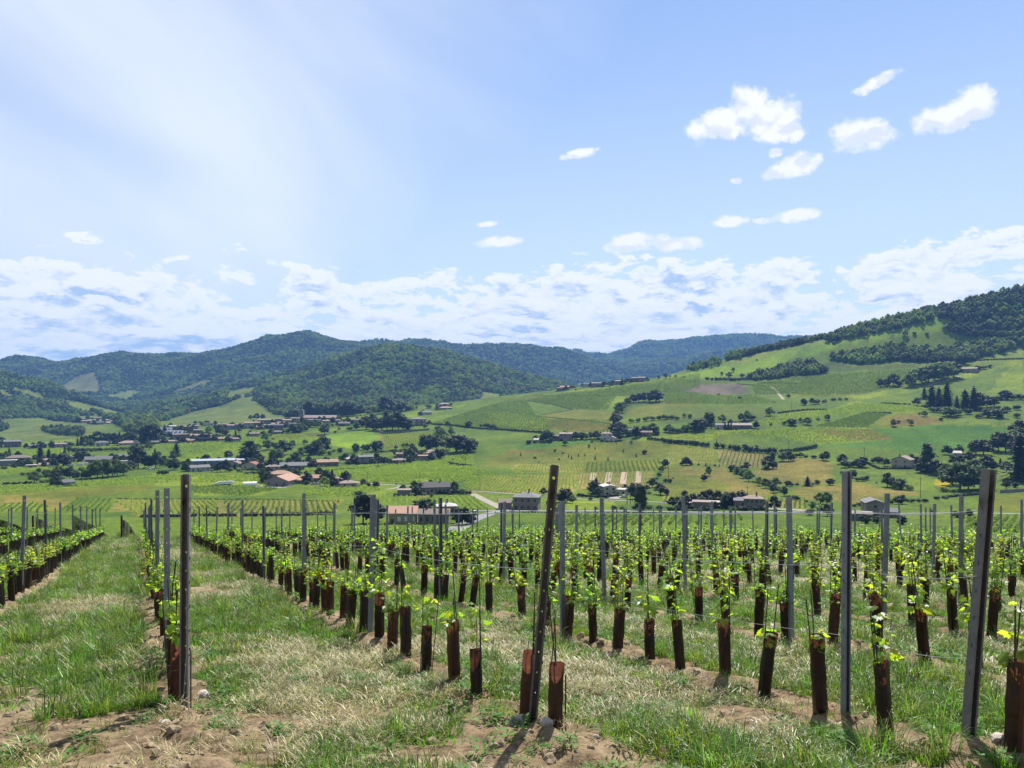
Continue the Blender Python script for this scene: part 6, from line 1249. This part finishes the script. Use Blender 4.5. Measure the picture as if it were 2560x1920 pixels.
for i in range(7): ob('window', UW, root, loc=(tw/2 + NL * (.10 + .125 * i), 2, nh * .80), scale=(1.3, 1, nh * .16))

# ------------------------------------------------------------------ utility poles, cars, tunnels
M_POLE = plain('pole_wood', (.13, .11, .09), .9, .3, 3)
POLES = [('D',95,252,135,'left of the far grey line post above the lane'),('D',1580,352,185,'before the slanting vine rows behind the stone house'),('C',215,1215,135,'between the winery and the hip-roofed house'),('C',833,1302,145,'beside the pale lane'),('E',1955,1062,190,'on the meadow right of the tree line'),('E',1410,1372,200,'beside the white modern house'),('E',1455,1372,130,'before the dark tree by the white house'),('F',60,502,155,'on the olive meadow edge'),('F',690,84,85,'above the left half of the long hedge'),('F',1640,104,95,'above the right end of the long hedge'),('F',1100,760,110,'behind the pink-roofed stone house'),('G',290,712,150,'at the lower edge of the emerald meadow'),('G',820,742,130,'just right of the gabled cream house'),('G',955,1165,245,'before the yellow flower patch'),('3',785,802,65,'on the upper hillside vines'),('3',680,857,50,'above the hillside hedge'),('3',570,892,52,'right of the pair of low houses'),('3',320,1012,68,'on the low rise'),('3',2028,642,52,'on the bare slope at the upper right'),('3',1560,692,40,'left of the conifer group'),('C',1525,1300,130,'among the bush vines left of the dark-roofed house'),('C',1390,960,120,'between the village strip roofs')]
for (c, x, y, hp, ph) in POLES:
    P = hc(c, x, y); h = hp * CR[c][2] * P[1] / F; h = min(max(h, 6), 13); root = ob('utility_pole', None, loc=tuple(P), rot=(0, 0, random.uniform(-.6, .6))); tag(root, 'thin dark utility pole ' + ph, 'pole', 'utility poles of the valley')
    ob('shaft', MB().tube([(0, 0, -.6), (0, 0, h)], [.17, .11], 7).mesh('shaft', M_POLE), root); ob('crossarm', MB().box(-.75, .75, .1, .2, h - .62, h - .5).mesh('crossarm', M_POLE), root)
    for s in (-.6, 0, .6): ob('insulator', MB().tube([(s, .15, h - .5), (s, .15, h - .28)], .05, 6).mesh('insulator', M_STAKE), root)
M_TYRE = plain('tyre', (.02, .02, .02), .8, .1)
def car(c, x, y, label, colr, van=False, yaw=0):
    P = hc(c, x, y); root = ob('parked_van' if van else 'parked_car', None, loc=tuple(P), rot=(0, 0, -math.atan2(P[0], P[1]) + R(yaw))); tag(root, label, 'van' if van else 'car', 'vehicles parked in the valley')
    mt = plain('paint', colr, .3, .05, 2); H1 = 1.0 if not van else 1.25; m_ = MB(); hw = .88
    pr = [(-2.1, .3), (-2.1, .78), (-1.2, .92), (2.0, .95), (2.1, .3)] if not van else [(-2.4, .3), (-2.4, .95), (-1.9, 1.1), (-1.3, 1.95), (2.4, 2.0), (2.4, .3)]
    n = len(pr); m_.add([(a_, -hw, z) for a_, z in pr] + [(a_, hw, z) for a_, z in pr], [tuple(range(n)), tuple(reversed(range(n, 2 * n)))] + [(i, i + n, (i + 1) % n + n, (i + 1) % n) for i in range(n)]); ob('body', m_.mesh('body', mt), root)
    if not van:
        g = [(-1.15, .93), (-.5, 1.42), (1.1, 1.45), (1.8, .95)]; m_ = MB(); m_.add([(a_, -hw * .86, z) for a_, z in g] + [(a_, hw * .86, z) for a_, z in g], [(0,1,2,3),(7,6,5,4)] + [(i, i + 4, (i + 1) % 4 + 4, (i + 1) % 4) for i in range(4)]); ob('cabin', m_.mesh('cabin', M_GLASS), root)
        ob('roof', MB().box(-.48, 1.08, -hw * .84, hw * .84, 1.44, 1.49).mesh('roof', mt), root)
    else: ob('windscreen', MB().add([(-1.93, -hw * .8, 1.14), (-1.93, hw * .8, 1.14), (-1.36, hw * .8, 1.9), (-1.36, -hw * .8, 1.9)], [(0,1,2,3)]).mesh('windscreen', M_GLASS), root)
    for wx in (-1.35, 1.35):
        for wy in (-hw, hw): ob('wheel', MB().tube([(wx, wy - .1, .32), (wx, wy + .1, .32)], .32, 10).mesh('wheel', M_TYRE), root)
CARS = [('E',1360,1285,'white car parked before the white modern house',(.75,.75,.75),False,8),('A',1900,908,'dark car at the left of the small car park',(.05,.06,.08),False,0),('A',1950,912,'silver car in the middle of the small car park',(.5,.5,.52),False,5),('A',2010,912,'white car at the right of the small car park',(.75,.75,.75),False,0),('A',930,862,'white van at the left end by the left village sheds',(.75,.75,.75),True,10),('A',1050,858,'white van in the middle by the left village sheds',(.75,.75,.75),True,-10),('A',1120,850,'white van nearest the dark sheds of the left village',(.7,.7,.72),True,0),('C',440,1355,'white van before the hip-roofed cream house',(.75,.75,.75),True,6),('C',130,1325,'grey car in the winery yard',(.4,.4,.42),False,0),('C',180,1325,'white car in the winery yard',(.7,.7,.7),False,0),('C',1135,1040,'white car among the trees of the village strip',(.75,.75,.75),False,0),('C',525,1052,'white car beside the orange-roofed village house',(.75,.75,.75),False,0),('B',10,1128,'pale car on the street left of the round clipped tree',(.7,.7,.7),False,0),('D',1500,668,'white car parked on the road near the junction',(.7,.7,.7),False,60)]
for c_ in CARS: car(*c_)
M_PLAST = plain('white_sheet', (.72, .74, .72), .5, .1, 1)
def tunnel(c, x, y, wp, hp, label, name, mat):
    P = hc(c, x, y); sc = CR[c][2] * P[1] / F; L_ = wp * sc; h = hp * sc; m_ = MB(); n = 8
    for s in (-L_ / 2, L_ / 2): m_.v += [(s, 2.2 * math.cos(math.pi * k / n), -.1 + h * math.sin(math.pi * k / n)) for k in range(n + 1)]
    m_.f += [(k, k + 1, n + 2 + k, n + 1 + k) for k in range(n)] + [tuple(range(n + 1))[::-1], tuple(range(n + 1, 2 * n + 2))]
    tag(ob(name, m_.mesh(name, mat), loc=tuple(P), rot=(0, 0, -math.atan2(P[0], P[1]))), label, 'tunnel' if name == 'polytunnel' else 'trailer')
tunnel('B',1290,1335,170,50,'white polytunnel in the field left of the winery','polytunnel',M_PLAST)
P = hc('B',950,1338); rt = ob('farm_trailer', None, loc=tuple(P), rot=(0, 0, -math.atan2(P[0], P[1]) + .1)); tag(rt, 'dark flat trailer loaded with white sheeting in the bush vines', 'trailer')
ob('bed', MB().box(-7, 4, -1.2, 1.2, .5, 1.1).box(-9.5, -7, -.2, .2, .5, .7).mesh('bed', M_DARKPOST), rt); ob('load', MB().box(-4.5, 6.0, -1.1, 1.1, 1.12, 2.3).box(-3.5, 5.0, -.8, .8, 2.3, 2.9).mesh('load', M_PLAST), rt)
for wx in (-4, 0, 3): ob('wheel', MB().tube([(wx, -1.3, .45), (wx, 1.3, .45)], .45, 10).mesh('wheel', M_TYRE), rt)

# ------------------------------------------------------------------ garden shrubs that half hide the village houses
GB = source_coll('garden_bushes', [crown_mesh('bush', 960, FOLM['con'], .6), crown_mesh('bush', 961, FOLM['dark'], .6), crown_mesh('broad', 962, FOLM['con'], .6), crown_mesh('broad', 963, FOLM['dark'], .6), crown_mesh('bush', 964, FOLM['mid'], .6)])
gp, gs = [], []
for (ctr, th, w_, d_, D) in HS:
    if D < 330: continue
    ax = np.array([math.cos(th), math.sin(th)]); ay = np.array([-math.sin(th), math.cos(th)]); nb = int(max(2, w_ / 5)) + 2
    for q in range(nb + 3):
        front = q < nb * .7
        o = ax * RNG.uniform(-.62, .62) * w_ + ay * ((-d_ / 2 - RNG.uniform(1.5, 5)) if front else (d_ / 2 + RNG.uniform(2, 7)))
        if not front and q % 2: o = ax * (w_ / 2 + RNG.uniform(2, 5)) * RNG.choice([-1, 1]) + ay * RNG.uniform(-.5, .5) * d_
        gp.append(ctr + o); gs.append(RNG.uniform(1.6, 3.2) if front else RNG.uniform(4.0, 8.5))
gp = np.array(gp); gs = np.array(gs); gv = np.where(gs < 3.3, RNG.choice([0, 1, 4], len(gs)), RNG.choice([2, 3], len(gs)))
scatter('garden_shrubbery', GB, np.stack([gp[:, 0], gp[:, 1], H(gp[:, 0], gp[:, 1]) - .1], 1), RNG.uniform(0, 6.28, len(gp)), np.stack([gs * 1.25, gs * 1.25, gs], 1), 'dark garden shrubs and small trees crowding round the valley houses', gv)

# ------------------------------------------------------------------ woods on the hills
FW = [crown_mesh('broad', 900 + i, FOLM['mid'], .45) for i in range(3)] + [crown_mesh('round', 910 + i, FOLM['mid'], .35) for i in range(2)] + [crown_mesh('broad', 920, FOLM['dark'], .45), crown_mesh('round', 921, FOLM['dark'], .35), crown_mesh('broad', 930, FOLM['light'], .45)]
G_WOOD = source_coll('wood_crowns', FW)
FARM_ = [crown_mesh('round', 940 + i, FOLM[t_], .12) for i, t_ in enumerate(('mid', 'mid', 'dark', 'light'))]
G_FAR = source_coll('far_crowns', FARM_)
def wood(name, X, Y, hgt, src, label, sink=.12):
    n = len(X); s = hgt * np.clip(RNG.normal(1, .25, n), .55, 1.4); zz = H(X, Y) - s * sink
    tone = fbm(X / 60, Y / 60, 33, 3) * .8 + RNG.normal(0, .22, n)
    if src is G_WOOD: var = np.where(tone > .14, 7, np.where(tone < -.18, RNG.integers(5, 7, n), RNG.integers(0, 5, n)))
    else: var = np.where(tone > .14, 3, np.where(tone < -.15, 2, RNG.integers(0, 2, n)))
    return scatter(name, src, np.stack([X, Y, zz], 1), RNG.uniform(0, 6.28, n), np.stack([s * 1.0, s * 1.0, s], 1), label, var)
def wood_poly(c, pts, sp, hgt, label, name='wood'):
    P = polyworld(c, pts); x = np.arange(P[:, 0].min(), P[:, 0].max(), sp); y = np.arange(P[:, 1].min(), P[:, 1].max(), sp); Xg, Yg = np.meshgrid(x, y); X = Xg.ravel() + RNG.uniform(-.45, .45, Xg.size) * sp; Y = Yg.ravel() + RNG.uniform(-.45, .45, Xg.size) * sp
    k = inpoly(X, Y, P); return wood(name, X[k], Y[k], hgt, G_WOOD, label)
wood_poly('3', [(770,372),(960,330),(1010,300),(1400,200),(1800,120),(2212,15),(2350,-20),(2350,345),(1900,352),(1700,325),(1712,295),(1900,275),(1760,250),(1745,222),(1450,300),(1200,352),(1020,388),(985,362),(900,352)], 7.0, 11, 'dense wood covering the top of the right hill')
wood_poly('3', [(985,495),(1130,462),(1300,420),(1420,410),(1560,428),(1700,432),(1900,405),(2212,345),(2330,330),(2330,380),(2100,440),(1900,492),(1850,512),(1500,502),(1200,522),(1000,492)], 7.0, 12, 'belt of wood across the right hillside')
wood_poly('3', [(500,606),(640,582),(800,525),(930,515),(1000,555),(990,577),(780,592),(700,612),(560,616)], 6.0, 11, 'dark wooded clump above the brown plot')
wood_poly('3', [(370,482),(560,432),(770,376),(900,352),(975,362),(790,408),(560,458),(380,502)], 6.5, 10, 'tree line on the crest left of the hill wood')
wood_poly('3', [(120,545),(320,495),(380,500),(330,535),(160,560)], 8, 9, 'scattered trees on the crest above the ridge hamlet')
wood_poly('1', [(1750,585),(1850,555),(2212,530),(2212,580),(1990,600),(1760,600)], 7, 10, 'small wood behind the church')
wood_poly('C', [(0,360),(300,330),(900,345),(1500,330),(1500,345),(900,380),(200,425),(0,440)], 7, 9, 'wood edge behind the upper vineyard of the town')
wood_poly('1', [(0,470),(120,490),(330,590),(385,625),(240,600),(100,560),(0,545)], 9, 11, 'wood along the foot of the left hill')
wood_poly('1', [(560,560),(700,600),(850,600),(960,640),(990,690),(800,705),(740,660)], 9, 11, 'trees filling the valley bottom behind the town')
wood_poly('1', [(250,680),(420,670),(520,690),(500,720),(330,705)], 8, 9, 'shrubby belt in the fields below the left hill')
wood_poly('1', [(0,640),(60,650),(40,680),(0,690)], 9, 8, 'bushes in the field at the far left edge')
# forests of the far hills: thinner spacing further off; clearings left open
def forest(y0, y1, sp, hgt, label, ul=.80):
    ys = np.arange(y0, y1, sp); xs = np.arange(-ul * y1, ul * y1, sp); Xg, Yg = np.meshgrid(xs, ys); X = Xg.ravel() + RNG.uniform(-.5, .5, Xg.size) * sp; Y = Yg.ravel() + RNG.uniform(-.5, .5, Xg.size) * sp
    u = X / Y; k = np.abs(u) < ul; X, Y = X[k], Y[k]
    # leave out what the crests hide from anywhere near the vineyard
    z = H(X, Y); vis = np.ones(len(X), bool); row = z / Y; best = np.full(len(X), -9.0)
    for f in np.linspace(.30, .985, 46): best = np.maximum(best, H(X * f, Y * f) / (Y * f))
    vis = row + 14.0 / Y > best - .004; X, Y = X[vis], Y[vis]
    k = np.ones(len(X), bool)
    for P in clear_polys: k &= ~inpoly(X, Y, P)
    X, Y = X[k], Y[k]; k = RNG.uniform(size=len(X)) > .04; return wood('forest', X[k], Y[k], hgt, G_FAR, label, .2)
forest(1440, 1900, 9.5, 11, 'woods in the valley behind the town')
forest(1900, 2700, 10.0, 12, 'forest on the round middle hill and the left hill')
forest(2700, 3700, 12.0, 14, 'forest on the long hill with the highest summit')
forest(3700, 5700, 17.0, 18, 'forest on the farthest blue ridges')

# ------------------------------------------------------------------ haze
allz = np.concatenate([VF[:, 2], VN[:, 2]]); zlo, zhi = float(allz.min()) - 1.0, float(allz.max()) + 40.0
m_hz, t, out = newmat('haze'); pv_ = t.n('ShaderNodeVolumePrincipled'); pv_.inputs['Color'].default_value = (.24, .50, 1.0, 1); pv_.inputs['Density'].default_value = 9.5e-5; pv_.inputs['Anisotropy'].default_value = 0.0
t.L.new(pv_.outputs[0], out.inputs['Volume'])
hz = ob('haze', MB().box(-9200, 9200, -90, 6800, zlo, zhi).mesh('haze', m_hz)); tag(hz, 'thin bluish summer haze over the valley', kind='stuff')
print('counts', NT_[0], NPOST, NV, len(bpy.data.objects))

for o in bpy.data.objects:
    if 'label' in o and len(o['label'].split()) > 16: print('LONG', len(o['label'].split()), o['label'])
